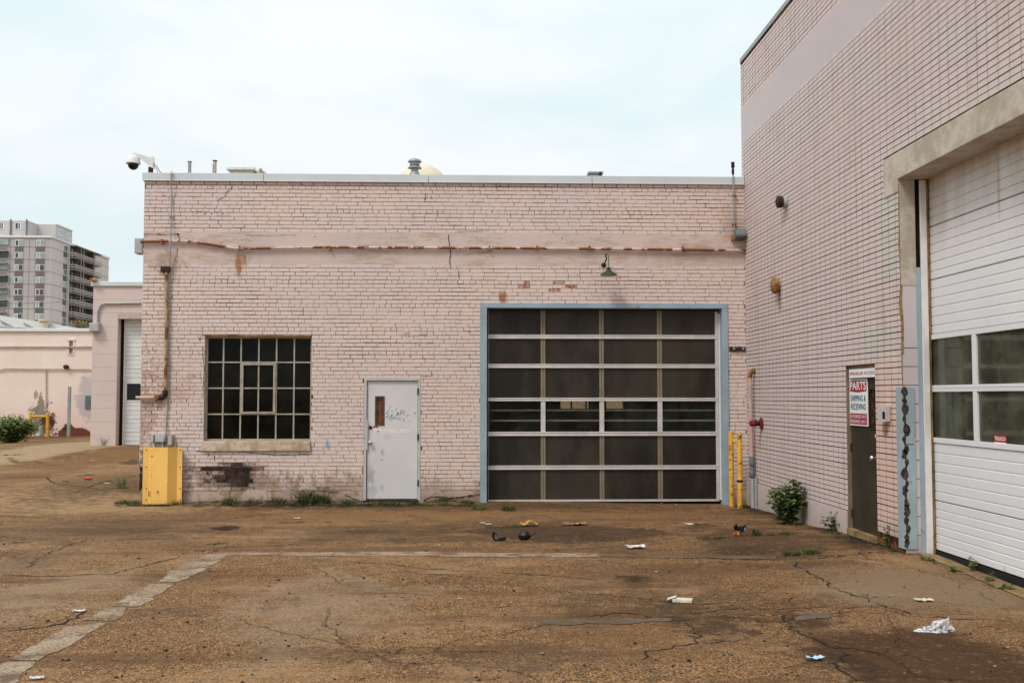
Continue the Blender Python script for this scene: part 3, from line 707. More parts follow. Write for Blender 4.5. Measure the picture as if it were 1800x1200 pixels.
# interior, seen dimly through the glass
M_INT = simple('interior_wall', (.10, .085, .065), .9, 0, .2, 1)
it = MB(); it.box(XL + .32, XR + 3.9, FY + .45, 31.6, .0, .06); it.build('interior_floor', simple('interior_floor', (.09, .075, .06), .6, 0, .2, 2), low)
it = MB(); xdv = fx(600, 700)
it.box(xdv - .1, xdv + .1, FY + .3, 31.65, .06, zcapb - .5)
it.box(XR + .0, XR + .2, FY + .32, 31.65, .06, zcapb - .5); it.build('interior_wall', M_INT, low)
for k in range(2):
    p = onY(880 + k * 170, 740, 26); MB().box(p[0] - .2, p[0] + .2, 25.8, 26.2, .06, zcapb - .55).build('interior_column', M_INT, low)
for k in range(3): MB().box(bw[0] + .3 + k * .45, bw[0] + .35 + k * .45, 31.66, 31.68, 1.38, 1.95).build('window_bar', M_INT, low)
# ---- glass
def glass(name, tint, rough, trans, spec=.5, dirt=(.02, .14)):  # dirt sets the diffuse share: dust film, and painted reflection on the side door
    m = Mat(name); nt = m.nt
    for n in list(nt.nodes): nt.nodes.remove(n)
    out = m.n('ShaderNodeOutputMaterial'); tr = m.n('ShaderNodeBsdfTransparent'); tr.inputs[0].default_value = (*trans, 1)
    df = m.n('ShaderNodeBsdfDiffuse'); df.inputs[0].default_value = (*tint, 1)
    gl = m.n('ShaderNodeBsdfGlossy'); gl.inputs['Roughness'].default_value = rough
    fr = m.n('ShaderNodeFresnel'); fr.inputs[0].default_value = 1.45
    dm = m.noise(2.3, 5, .7, m.obj)
    wb = m.step(m.vor(7, m.obj, 'DISTANCE_TO_EDGE'), 0, .012, .5, 0); wb = m.math('MULTIPLY', wb, m.step(m.noise(1.7, 3, .6, m.obj), .52, .6)); a = m.n('ShaderNodeMixShader'); m.put(a.inputs[0], m.math('ADD', m.step(dm, .35, .7, *dirt), wb)); m.L(tr.outputs[0], a.inputs[1]); m.L(df.outputs[0], a.inputs[2])
    b = m.n('ShaderNodeMixShader'); m.put(b.inputs[0], m.math('MULTIPLY', fr.outputs[0], spec)); m.L(a.outputs[0], b.inputs[1]); m.L(gl.outputs[0], b.inputs[2])
    m.L(b.outputs[0], out.inputs[0]); return m.m
M_GLASS = glass('dusty_glass', (.10, .10, .085), .04, (.75, .77, .72), .35)
M_GLASSW = glass('grimy_window_glass', (.075, .065, .045), .1, (.35, .35, .3), .25)
M_GLASSG = glass('reflection_tinted_door_glass', (.20, .20, .14), .05, (.60, .64, .55), .8, (.16, .48))  # high diffuse share paints a grey-green reflection into these panes
def rib_mat():
    m = Mat('ribbed_polycarbonate', .32, 0, .22)
    sx = m.n('ShaderNodeSeparateXYZ'); m.L(m.pos, sx.inputs[0])
    wv = m.math('SINE', m.math('MULTIPLY', sx.outputs[2], 2 * math.pi / .030))
    soft = m.noise(1.1, 4, .55, m.vmul(m.pos, (1.2, 1, .45)))
    c = m.mix(m.step(soft, .38, .62), (.012, .010, .008), (.052, .044, .032))
    c = m.mix(m.step(wv, .1, .9), c, m.mix(m.noise(1.3, 3), (.026, .022, .016), (.044, .037, .027)))
    c = m.mix(m.step(m.noise(4, 5, .7, m.vmul(m.pos, (1, 1, .3))), .55, .8, 0, .4), c, (.085, .07, .045))
    m.col(c); m.bump(wv, .002, .3); return m.m
M_RIB = rib_mat()
# ---- garage door of the low building
gx0, gx1 = GD[0], GD[1]; gzt = GD[3]
fr = MB(); t = .10
fr.box(gx0, gx0 + t, FY - .03, FY + .22, -.1, gzt - .085); fr.box(gx1 - t, gx1, FY - .03, FY + .22, -.1, gzt - .085); fr.box(gx0, gx1, FY - .032, FY + .22, gzt - .084, gzt)
fr.box(gx0 - .012, gx0 + .004, FY - .034, FY - .012, -.1, gzt + .004)
fo = fr.build('door_frame', M_BLUE, low, bevel=.004)
DY = FY + .20
def gxx(px, py=700): return onY(px, py, DY)[0]
def gzz(py, px=1060): return onY(px, py, DY)[2]
gdoor = MB()
gdoor.box(gxx(857.5), gxx(859.5), DY - .012, DY + .035, gh(1, 17.7) - .02, gzt - .10)
gdoor = gdoor.build('garage_door', M_ALUD, low, label='wide aluminium garage door with four columns of ribbed panels and one clear row')
cols = [(860, 950.5), (958.5, 1053.5), (1061.5, 1155.5), (1163.8, 1257)]
rows = [(545, 588.5), (595.7, 639.8), (647, 698.9), (705, 758.4), (765.8, 817.4), (824.8, 877)]
xA, xB = gxx(857.5), gxx(1268)
for a, b in ((588.5, 595.7), (639.8, 647), (698.9, 705), (758.4, 765.8), (817.4, 824.8)):
    mb = MB(); z1, z0 = gzz(a), gzz(b); mb.box(xA, gxx(1261), DY - .035, DY + .04, z0, z1); mb.box(xA, gxx(1261), DY - .043, DY - .036, z1 - .018, z1 - .004); mb.box(xA, gxx(1261), DY - .040, DY - .036, z0 + .003, z0 + .02); mb.build('rail', M_ALU, gdoor, bevel=.003)
MB().box(xA, gxx(1262), DY - .03, DY + .04, gzz(881), gzz(877.3)).build('rail', M_ALU, gdoor, bevel=.003)
for ri, (a, b) in enumerate(rows):
    for k in range(3):
        xa, xb = gxx(cols[k][1]), gxx(cols[k + 1][0]); mb = MB()
        if ri == 3: mb.box(xa, xb, DY - .03, DY + .03, gzz(b) + .001, gzz(a) - .001); mb.build('mullion', M_ALU, gdoor, bevel=.002)
        else:
            mb.box(xa, xb, DY - .012, DY + .03, gzz(b) + .001, gzz(a) - .001); mb.box((xa + xb) / 2 - .004, (xa + xb) / 2 + .004, DY - .016, DY - .0125, gzz(b) + .001, gzz(a) - .001, 1); mb.build('mullion', [M_ALUD, simple('mullion_groove', (.08, .07, .05))], gdoor)
    for k in range(4):
        xa, xb = gxx(cols[k][0]) - .001, gxx(cols[k][1]) + .001
        if ri == 3: MB().box(xa, xb, DY + .0, DY + .006, gzz(b), gzz(a)).build('pane', M_GLASS, gdoor)
        else: MB().box(xa, xb, DY - .004, DY + .02, gzz(b) - .002, gzz(a) + .002).build('panel', M_RIB, gdoor)
MB().box(gxx(1257.4), gxx(1262.5), DY - .030, DY + .03, .0, gzt - .12).build('stile', M_ALU, gdoor, bevel=.002)
MB().box(gxx(1263), gxx(1268), DY - .06, DY + .02, .0, gzt - .16).build('track', M_ALUW, gdoor, bevel=.003)
MB().box(gxx(857) - .1, gxx(1270) + .1, DY + .01, DY + .06, gzz(546), gzt + .1).build('top_seal', M_DARK, gdoor)
for z in (gzz(721, 1060), gzz(739, 1060)):
    MB().box(xA + .03, gxx(1258), DY + .10, DY + .13, z - .014, z + .014).build('strut', M_WHITE, gdoor)
# ---- grid window
M_STEEL = simple('grey_steel_sash', (.38, .34, .28), .6, .1, .2, 8, rust=.2, rc=(.13, .09, .05))
win = MB(); WY0 = FY + .10
def wx(px, py=680): return onY(px, py, WY0)[0]
def wz(py, px=450): return onY(px, py, WY0)[2]
t = .018
win.box(WN[0], WN[0] + .03, WY0 - .02, WY0 + .03, WN[2], WN[3]); win.box(WN[1] - .03, WN[1], WY0 - .02, WY0 + .03, WN[2], WN[3])
win.box(WN[0] + .03, WN[1] - .03, WY0 - .02, WY0 + .03, WN[3] - .03, WN[3]); win.box(WN[0] + .03, WN[1] - .03, WY0 - .02, WY0 + .03, WN[2], WN[2] + .03)
win = win.build('window', M_STEEL, low, label='steel grid window of six by four dark dusty panes')
vx = [362.6, 392.4, 423.3, 454.5, 485.7, 516.9, 546.6]; hz = [592.3, 636.6, 682, 727.6, 774]
for v in vx[1:-1]: MB().box(wx(v) - .012, wx(v) + .012, WY0 - .014, WY0 + .02, WN[2] + .031, WN[3] - .031).build('muntin', M_STEEL, win)
for h in hz[1:-1]: MB().box(WN[0] + .031, WN[1] - .031, WY0 - .018, WY0 + .016, wz(h) - .011, wz(h) + .011).build('muntin', M_STEEL, win)
sx0, sx1, sz0, sz1 = wx(423), wx(486), wz(728), wz(637)
mb = MB()
for (a, b, c, d) in ((sx0 + .012, sx0 + .05, sz0, sz1), (sx1 - .05, sx1 - .012, sz0, sz1), (sx0 + .05, sx1 - .05, sz1 - .045, sz1 - .012), (sx0 + .05, sx1 - .05, sz0 + .012, sz0 + .045)): mb.box(a, b, WY0 - .035, WY0 - .019, c, d)
mb.build('vent_sash', M_STEEL, win, bevel=.002)
for i in range(6):
    for j in range(4): MB().box(wx(vx[i]) + .010, wx(vx[i + 1]) - .010, WY0 + .0, WY0 + .005, wz(hz[j + 1]) + .010, wz(hz[j]) - .010).build('pane', M_GLASSW, win)
sl = MB(); sl.box(fx(355.5, 784), fx(546, 784), FY - .05, FY + .09, fz(792.5, 450), fz(775, 450)); sl.build('window_sill', M_SILL, low, bevel=.012)
# ---- employees door
M_DOOR = None
def door_mat():
    m = Mat('scuffed_grey_white_paint', .5, 0, .3)
    c = m.mix(m.step(m.noise(1.5, 4), .35, .65), (.62, .60, .61), (.68, .65, .64))
    st = m.noise(5, 5, .7, m.vmul(m.pos, (1, 1, .25))); c = m.mix(m.step(st, .55, .8, 0, .4), c, (.46, .40, .35))
    nz = m.noise(9, 5, .7)
    for px, py, rx, rz, a in ((672, 794, .05, .07, .55), (671, 808, .05, .03, .45), (658, 813, .03, .03, .3), (652, 838, .09, .22, .55), (671, 858, .06, .07, .4), (729, 726, .025, .03, .6), (655, 862, .12, .15, .3), (682, 767, .12, .07, .22)):
        c = m.mix(m.math('MULTIPLY', m.ell((fx(px, py), FY, fz(py, px)), (rx, 2, rz), .8, nz, .8), a), c, (.27, .23, .22))
    m.col(c); m.bump(m.noise(20, 4), .002, .4); return m.m
M_DOOR = door_mat()
DFY = FY + .05
M_FRAME = simple('grey_door_frame', (.50, .50, .485), .5, 0, .1, 4, rust=.2, rc=(.16, .11, .08), nsc=11)
f = MB(); a, b, c, d = DR; zb = fz(880, 690)
f.box(a, fx(644, 770), FY - .008, FY + .16, zb - .1, d - .052); f.box(fx(734.2, 770), b, FY - .008, FY + .16, zb - .1, d - .052); f.box(a, b, FY - .009, FY + .16, d - .051, d)
f.build('door_frame', M_FRAME, low, bevel=.003)
MB().box(fx(641), fx(737.5), FY - .03, FY + .18, -.12, fz(878.5, 690)).build('threshold', M_RUSTD, low)
leaf = MB(); lx0, lx1, lz0, lz1 = fx(645, 770), fx(733.5, 770), fz(876.5, 690), fz(669.3, 690)
hl = (fx(659.5, 720), fx(675, 720), fz(747, 667), fz(696.5, 667))
holes_wall(leaf, lx0, lx1, lz0, lz1, [hl], lambda u, z, dd: (u, DFY - .02 + dd, z), .045, 0, 0)
leaf = leaf.build('door', M_DOOR, low, label='scuffed pale grey steel door with narrow glass slot and blue scrawl')
m_amber = Mat('amber_glass', .15, 0, .4); m_amber.col(m_amber.mix(m_amber.step(m_amber.noise(9, 4, .6), .4, .62), (.03, .016, .008), (.20, .06, .012)))
mb = MB(); k = .022
mb.box(hl[0] - .006, hl[0] + k, DFY - .03, DFY - .005, hl[2] - .006, hl[3] + .006); mb.box(hl[1] - k, hl[1] + .006, DFY - .03, DFY - .005, hl[2] - .006, hl[3] + .006)
mb.box(hl[0] + k, hl[1] - k, DFY - .03, DFY - .005, hl[2] - .006, hl[2] + k); mb.box(hl[0] + k, hl[1] - k, DFY - .03, DFY - .005, hl[3] - k, hl[3] + .006)
mb.build('window_frame', simple('dark_bronze', (.07, .06, .045), .5), leaf)
MB().box(hl[0] + .01, hl[1] - .01, DFY + .0, DFY + .006, hl[2] + .01, hl[3] - .01).build('pane', m_amber.m, leaf)
kx, kz = fx(650.7, 777), fz(777.6, 650)
MB().lathe((kx, DFY - .02, kz), [(.035, 0), (.036, -.006), (.016, -.012), (.014, -.035), (.027, -.045), (.034, -.058), (.030, -.072), (.012, -.080)], 20, axis='y').build('handle', M_CHROME, leaf, smooth=True)
MB().lathe((fx(651, 751), DFY - .02, fz(751.3, 651)), [(.030, 0), (.029, -.010), (.020, -.016), (.019, -.012)], 18, axis='y').build('lock', M_RUSTD, leaf, smooth=True)
for py in (687.8, 767.8, 848.3): MB().tube([(fx(734.8, py), FY - .014, fz(py + 5.5, 734)), (fx(734.8, py), FY - .014, fz(py - 5.5, 734))], .013, 8).build('hinge', M_RUSTD, leaf)
mb = MB(); mb.box(fx(642.2, 763), fx(646.2, 763), FY - .014, FY - .0085, fz(790, 645), fz(737, 645)); mb.build('latch_guard', M_FRAME, leaf, bevel=.002)
MB().box(fx(655, 750), fx(664.3, 750), DFY - .0225, DFY - .0205, fz(751.3, 660), fz(748.3, 660)).build('sticker', simple('red_sticker', (.45, .03, .03), .5, 0, .3, 60), leaf)
# ---- writing
def text_mesh(s, name, mat, parent, P0, U, V, width, height, off=0, ext=.0015, **props):
    """text stretched to width x height, lower-left corner P0, along U and up V"""
    cu = bpy.data.curves.new('txt', 'FONT'); cu.body = s; cu.offset = off; cu.extrude = 0
    o = bpy.data.objects.new('txt', cu); me = bpy.data.meshes.new_from_object(o)
    vs = [v.co.copy() for v in me.vertices]; x0 = min(v.x for v in vs); x1 = max(v.x for v in vs); y0 = min(v.y for v in vs); y1 = max(v.y for v in vs)
    if '&' in s or ',' in s: pass
    U = Vector(U); V = Vector(V); mb = MB()
    mb.v = [tuple(Vector(P0) + U * ((v.x - x0) / (x1 - x0) * width) + V * ((v.y - y0) / (y1 - y0) * height)) for v in vs]
    mb.c = [(0, 0, 0, 1)] * len(vs)
    for p in me.polygons: mb.f.append(tuple(p.vertices)); mb.m.append(0)
    bpy.data.objects.remove(o); bpy.data.curves.remove(cu); bpy.data.meshes.remove(me)
    return mb.build(name, mat, parent, **props)
text_mesh('EMPLOYEES ONLY', 'lettering', simple('white_lettering', (.95, .95, .94), .5, 0, .1, 40), leaf, (fx(658, 760), DFY - .0225, fz(760.2, 688)), (1, 0, 0), (0, 0, 1), fx(719.3) - fx(658), fz(754.0, 688) - fz(760.4, 688), .006)
M_SCRAWL = simple('faded_blue_marker', (.17, .33, .42), .6, 0, .3, 40)
sc = MB()
def stroke(pts, wd):
    q = [Vector((fx(560 + a / 4.287, 730), DFY - .0225, fz(640 + b / 4.287, 700))) for a, b in pts]
    for i in range(len(q) - 1):
        d = (q[i + 1] - q[i]).normalized(); nn = Vector((-d.z, 0, d.x)) * wd / 2
        sc.face([q[i] + nn, q[i] - nn, q[i + 1] - nn, q[i + 1] + nn])
for pts, wd in (([(540, 315), (530, 335), (522, 355), (508, 368)], .008), ([(508, 368), (520, 372)], .012), ([(526, 372), (516, 392), (508, 398), (530, 402), (548, 392), (552, 380), (543, 384), (546, 392), (562, 378)], .010), ([(552, 345), (548, 356), (556, 358)], .006), ([(566, 350), (568, 358)], .006), ([(590, 325), (582, 340), (592, 344)], .007),
        ([(578, 392), (592, 376), (600, 360), (590, 372), (600, 385), (608, 372)], .011), ([(626, 335), (618, 362), (612, 386)], .010), ([(612, 368), (632, 352), (645, 350), (650, 362), (628, 372), (648, 380)], .009), ([(664, 400), (662, 388), (670, 380), (686, 378)], .007), ([(528, 418), (550, 402), (572, 398), (596, 412), (620, 420)], .010), ([(540, 425), (560, 410), (580, 404)], .009),
        ([(600, 398), (620, 408)], .009), ([(640, 405), (650, 435)], .006), ([(680, 428), (692, 426)], .010), ([(636, 400), (642, 428)], .006)): stroke(pts, wd)
sc.build('scrawl', M_SCRAWL, leaf)

# ------------------------------------------------------------------ tall side building
PTB, PTT = onX(1538, 660, XR)[1], onX(1487, 650, XR)[1]        # parts door, near and far edge (y)
ztop_pd = onX(1490, 645, XR)[2]
GY1 = onX(1585, 600, XR)[1]; GY0 = 5.6; ZL = 4.10
zroof = onX(1303, 102, XR)[2] * 1.0 - .0
YE = 17.64
zroof = CZ + 5.816 - .02; zb0 = CZ + 4.354; zb1 = onY(1305, 193, YE)[2]
zpr = CZ - 1.406; ZLT = onX(1553.5, 282, XR)[2]
def PR(u, z, d): return (XR + d, u, z)
tall = thing('brick_building', 'tall pink stack-bond brick building with a concrete lintel over its white garage door', 'building', (XR, YE, 0))
holesR = [(PTB, PTT, -.3, ztop_pd), (GY0, GY1, -.3, ZL)]
wr = MB()
zl_left = onX(1555, 350, XR)[2]; YLT = onX(1554, 300, XR)[1]
holes_wall(wr, -3, YE, -.4, zroof, holesR, PR, .17, 1, 3)
rnd = random.Random(11)
CH = .0636; BW = .1912
n = int((zroof + .1) / CH)
zj = CZ - 1.406
lint_hole = [(GY0 - .6, GY1 + .02, ZL, ZLT), (GY1 - .02, YLT, zl_left, ZLT)]
hs = holesR + lint_hole
for r in range(-2, n):
    c0 = zj + r * CH; c1 = c0 + CH
    if c1 > zroof - .02 or c1 < 0: continue
    if zb0 < (c0 + c1) / 2 < zb1: continue
    strong = (r % 3 == 0)
    k = 0; u = YE
    while u > 1.0:
        e = u - BW
        low_ok = not (c1 <= zj + .001 and u > PTT + .02)
        if low_ok:
            for p, q in clip(max(e, 1.0), u, c0, c1, hs):
                vj = .005 + .0005 * max(0, u - 8) + (.002 if k % 2 else 0)
                if k % 4 == 0: vj += .0035
                one_brick(wr, p + vj / 2, q - vj / 2, c0 + (.0110 if strong else .0075), c1 - .0005, PR, .0011 + .0012 * rnd.random(), .0008, (rnd.random(), 0, 0, 1))
        u = e; k += 1
# plain band near the roof and low concrete plinth
wr.face([PR(YE, zb0 - .03, -.0014), PR(-3, zb0 - .03, -.0014), PR(-3, zb1 + .03, -.0014), PR(YE, zb1 + .03, -.0014)], 2)
wr.box(XR - .022, XR + .01, PTT + .02, FY - .012, -.3, zpr, 4)
# block-work quoin of the big opening
wr.box(XR + .002, XR + .168, GY1 - .006, GY1 + .001, -.3, ZL, 2)
for q in range(11):
    z = .10 + q * .2
    wr.box(XR + .004, XR + .166, GY1 - .008, GY1 - .0055, z + .17, z + .176, 1)
wr.box(XR + .001, XR + .1685, GY1 - .0125, GY1 - .009, 2.95, ZL - .001, 3)
# end wall and rest of the mass
wr.box(XR + .172, XR + 14, YE - .2, YE - .01, -.4, zroof - .04, 5)
wr.box(XR + .17, XR + 14, -3.2, -3, -.4, zroof, 5)
M_PLCONC = blockmat('painted_plinth', (.54, .455, .45), (.60, .49, .47))
wr.build('wall', [M_BRICK_R, M_MORT_R, M_SMOOTH, M_CONC, M_PLCONC, M_SMOOTH], tall)
MB().box(XR - .014, XR + .3, -3, YE + .0, zroof - .03, zroof + .045).build('coping', M_GALV, tall)
MB().box(XR + .3, XR + 14, -3, YE, zroof - .5, zroof - .3).build('roof', M_ROOF, tall)
# concrete lintel
mb = MB(); mb.box(XR - .016, XR + .40, GY0 - .6, GY1 + .002, ZL + .001, ZLT); mb.box(XR - .015, XR + .10, GY1 + .004, YLT, zl_left, ZLT - .002)
mb.build('lintel', M_CONC, tall, bevel=.01)
# broken masonry edge beside the opening: one ragged strip of bare clay
mb = MB(); z = .9; last = None; k = 0
while z < 4.05:
    kk = noise.noise(Vector((z * 3.1, 7, 0))) + (.25 if z > 2.2 else -.12); w1 = max(.001, .05 * kk) + .012 * abs(noise.noise(Vector((z * 20, 3, 0)))); w2 = max(.002, .05 * noise.noise(Vector((z * 2.7, 1, 4))) + (.02 if z > 2.2 else 0))
    cur = [(XR - .0035, GY1 + w1, z), (XR - .0045, GY1 - .009, z), (XR + w2, GY1 - .0092, z)]
    if last: mb.face([last[0], last[1], cur[1], cur[0]]); mb.face([last[1], last[2], cur[2], cur[1]])
    last = cur; z += .017
mb.build('broken_edge', simple('broken_clay', (.30, .19, .085), .95, 0, .4, 30, bump=.02), tall)
# big white sectional door
def gy(px, py=700): return onX(px, py, XG)[1]
def gz(py, px=1634): return onX(px, py, XG)[2]
M_DRW = simple('white_door_paint', (.66, .66, .69), .42, 0, .05, 1.4)
yd = gy(1630); zd0 = gh(XG, 10.5) + .06
zj_ = [zd0, gz(876.7), gz(776.7), gz(683), gz(588.5), gz(493), gz(399.5), gz(399.5) + .60, gz(399.5) + 1.20]
def door_paint():
    m = Mat('white_sectional_door', .42, 0, .35)
    c = m.mix(m.step(m.noise(.8, 5), .3, .7), (.70, .70, .73), (.77, .76, .77))
    sx = m.n('ShaderNodeSeparateXYZ'); m.L(m.pos, sx.inputs[0])
    st = m.noise(4, 5, .7, m.vmul(m.pos, (1, 1, .12)))
    up = m.math('MULTIPLY', m.step(sx.outputs[2], 2.9, 4.1), m.step(st, .32, .7, .35, 1))
    c = m.mix(m.math('MULTIPLY', up, .75), c, (.45, .35, .23))
    for px, py, rz in ((1755, 320, .45), (1766, 1010, .12), (1700, 1000, .05)):
        p = onX(px, py, XG); c = m.mix(m.math('MULTIPLY', m.ell(p, (3, .035, rz), .7, st, .8), .55), c, (.40, .24, .10))
    c = m.mix(m.math('MULTIPLY', m.step(m.noise(60, 3, .6), .62, .7), .15), c, (.35, .3, .25))
    m.col(c); m.bump(m.noise(90, 3), .0015, .4); return m.m
M_SECT = door_paint()
gd2 = MB(); gd2.box(XG - .01, XG + .03, GY0 - .05, yd, zd0 - .065, zd0 - .006); gd2 = gd2.build('garage_door', simple('black_rubber', (.012, .012, .012), .8), tall, label='tall white sectional door with ribbed panels and two rows of square panes')
for i in range(8):
    a, b = zj_[i], zj_[i + 1]
    if i in (2, 3): continue
    mb = MB(); prof = [(0.012, a + .004), (0, a + .012)]; nr = 5
    for k in range(1, nr + 1):
        z = a + (b - a) * k / (nr + 1); prof += [(0, z - .016), (.007, z - .009), (.007, z - .002), (0, z + .003)] if k % 1 == 0 else []
    prof += [(0, b - .008), (.012, b - .002)]
    for k in range(len(prof) - 1):
        (d0, z0), (d1, z1) = prof[k], prof[k + 1]
        mb.face([(XG + d0, yd, z0), (XG + d0, GY0 - .05, z0), (XG + d1, GY0 - .05, z1), (XG + d1, yd, z1)], 0)
    mb.face([(XG + .012, yd, a + .004), (XG, yd, a + .012), (XG, yd, b - .008), (XG + .012, yd, b - .002)])
    mb.box(XG + .03, XG + .05, GY0 - .05, yd, a, b, 1)
    mb.build('panel', [M_SECT, M_DARK], gd2)
yp = [gy(1635)]; ya, yb = gy(1711.5, 680), gy(1718.5, 680)
pw, mw = yp[0] - ya, ya - yb
panes = []
y = yp[0]
while y > GY0: panes.append((y, y - pw)); y -= pw + mw
for i, (za, zb) in enumerate(((zj_[2], zj_[3]), (zj_[3], zj_[4]))):
    fb, ft = (.055, .035) if i == 0 else (.035, .055)
    mb = MB(); mb.box(XG - .012, XG + .03, GY0 - .05, yd, za + .001, za + fb); mb.box(XG - .012, XG + .03, GY0 - .05, yd, zb - ft, zb - .001)
    mb.box(XG - .012, XG + .03, yp[0], yd, za + fb, zb - ft)
    for (p, q) in panes: mb.box(XG - .012, XG + .03, q - mw, q, za + fb, zb - ft)
    mb.build('window_frame', M_SECT, gd2, bevel=.004)
    for (p, q) in panes:
        MB().box(XG + .010, XG + .015, q - .002, p + .002, za + fb - .002, zb - ft + .002).build('pane', M_GLASSG, gd2)
# struts and clutter behind the panes
mb = MB()
for z in (zj_[2] + .16, zj_[2] + .36, zj_[3] + .13, zj_[3] + .42): mb.box(XG + .10, XG + .15, GY0, yd, z, z + .022)
mb.build('strut', simple('dull_strut', (.30, .26, .19), .6), gd2)
mb = MB(); mb.box(XG + 3, XG + 3.1, GY0 - 2, YE - .2, 0, 5); mb.box(XG + .2, XG + 3, GY0 - 2, GY0 - 1.9, 0, 5); mb.box(XG + .2, XG + 3, YE - .6, YE - .5, 0, 5); mb.box(XG + .2, XG + 3, GY0 - 2, YE - .5, 4.9, 5)
mb.box(XG + .2, XG + 3, GY0 - 2, YE - .5, 0, .04); mb.build('interior_wall', simple('dim_green_interior', (.24, .24, .16), .9, 0, .35, 1.2), tall)
# jamb: dark gap, blue strip, white track, brown seal
mb = MB(); mb.box(XR + .171, XR + .30, GY1 + .02, GY1 + .10, 0, ZL); mb.build('jamb_gap', M_DARK, tall)
yj = GY1 - .01
xa = XR + .168
MB().box(xa, xa + .045, yj - .005, yj + .03, gh(XR, 11) - .03, onY(1612, 470, yj)[2]).build('jamb_strip', M_BLUE, tall)
MB().box(xa + .047, XG - .035, yj - .03, yj - .0, gh(XR, 11) - .03, ZL - .01).build('track', M_ALUW, tall, bevel=.004)
MB().box(XG - .033, XG - .012, yj - .028, yj + .03, gh(XR, 11) - .02, ZL - .02).build('weather_seal', simple('rusty_brown_seal', (.22, .13, .05), .8, 0, .5, 4, rust=.5), tall)
# guard plate on the corner, with torn dark blisters
gpz0, gpz1 = onX(1595, 965, XR)[2], onX(1582, 681, XR)[2]
gpy = onX(1580.5, 800, XR)[1]
mb = MB(); mb.box(XR - .024, XR - .0165, GY1 - .012, gpy, gpz0, gpz1); mb.box(XR - .024, XR + .12, GY1 - .020, GY1 - .0125, gpz0, gpz1)
gp = mb.build('corner_guard', simple('pale_blue_steel', (.34, .42, .46), .55, .1, .12, 4, rust=.3, nsc=8), tall, label='blue grey steel guard plate eaten by a row of dark rusty blisters')
mb = MB(); rnd = random.Random(5); pts = []
for py, r in ((688, 3.5), (704, 2.6), (719, 4.2), (736, 2.2), (756, 4.4), (772, 2.3), (790, 3.2), (798, 3.6), (812, 2.4), (832, 4.2), (850, 2.2), (862, 3.8), (884, 3.0), (898, 4.0), (915, 3.0), (930, 3.2), (944, 2.6), (955, 3.2)):
    z = onY(1593, py, GY1 - .02)[2]; x = XR + .012 + .016 * math.sin(py * .21); rr = r * .0118
    pp = [(x + rr * (.8 + .7 * noise.noise(Vector((k * .6, py, 0)))) * math.cos(k * .524), GY1 - .0215 - .004 * 0, z + rr * 1.5 * (.85 + .4 * noise.noise(Vector((k, py, 3)))) * math.sin(k * .524)) for k in range(12)]
    mb.face(pp); pts.append((x, z))
for i in range(len(pts) - 1):
    (x, z), (x2, z2) = pts[i], pts[i + 1]; w_ = .012
    mb.face([(x - w_, GY1 - .0212, z), (x + w_, GY1 - .0212, z), (x2 + w_, GY1 - .0212, z2), (x2 - w_, GY1 - .0212, z2)])
mb.box(XR + .01, XR + .10, GY1 - .0230, GY1 - .0215, onY(1593, 781, GY1)[2], onY(1593, 779.5, GY1)[2])
mb.build('rust_blister', simple('black_blister', (.014, .015, .013), .7, 0, .6, 25, c2=(.06, .045, .035)), gp)
# parts door
pdx = XR + .05
DLM = Mat('dark_olive_door', .5, 0, .3); DLM.col(DLM.mix(DLM.step(DLM.noise(2, 5, .6), .3, .7), (.030, .024, .014), (.055, .045, .030)))
DLM.bump(DLM.noise(30, 4), .002, .4)
zth = onX(1520, 938, XR)[2]
fr = MB(); fr.box(XR + .002, XR + .14, PTT - .006, PTT + .001, zth - .05, ztop_pd); fr.box(XR + .02, XR + .14, PTB - .001, PTB + .035, zth - .05, ztop_pd); fr.box(XR + .02, XR + .14, PTB + .035, PTT - .007, ztop_pd - .06, ztop_pd)
fr.build('door_frame', simple('brown_door_frame', (.20, .15, .10), .6, 0, .2, 6), tall)
MB().box(XR - .02, XR + .17, PTB, PTT, zth - .12, zth + .005).build('threshold', M_APRON, tall)
ly0, ly1 = PTB + .038, PTT - .010
d2 = MB(); wz0, wz1 = onX(1534, 752, pdx)[2], onX(1530, 685, pdx)[2]; wya, wyb = ly0 + .10, ly0 + .25
holes_wall(d2, ly0, ly1, zth + .01, ztop_pd - .063, [(wya, wyb, wz0, wz1)], lambda u, z, d: (pdx + d, u, z), .045, 0, 0)
d2 = d2.build('door', DLM.m, tall, label='dark olive steel door with narrow slot window')
MB().box(pdx + .02, pdx + .025, wya, wyb, wz0, wz1).build('pane', m_amber.m, d2)
mb = MB(); q = .018
mb.box(pdx - .012, pdx - .001, wya - q, wya, wz0 - q, wz1 + q); mb.box(pdx - .012, pdx - .001, wyb, wyb + q, wz0 - q, wz1 + q); mb.box(pdx - .012, pdx - .001, wya, wyb, wz0 - q, wz0); mb.box(pdx - .012, pdx - .001, wya, wyb, wz1, wz1 + q); mb.build('window_frame', M_BLACK, d2)
kz = onX(1535, 804, pdx)[2]; kz2 = onX(1536, 767, pdx)[2]
MB().lathe((pdx, ly0 + .075, kz), [(.033, 0), (.033, -.008), (.014, -.012), (.013, -.04), (.028, -.05), (.033, -.064), (.026, -.078), (.008, -.084)], 18, axis='x').build('handle', M_CHROME, d2, smooth=True)
MB().lathe((pdx, ly0 + .075, kz2), [(.030, 0), (.028, -.012), (.018, -.02)], 16, axis='x').build('lock', M_CHROME, d2, smooth=True)
for py in (785, 900): MB().tube([(pdx - .006, ly1 + .004, onX(1493, py, pdx)[2] - .05), (pdx - .006, ly1 + .004, onX(1493, py, pdx)[2] + .05)], .012, 8).build('hinge', M_RUSTD, d2)
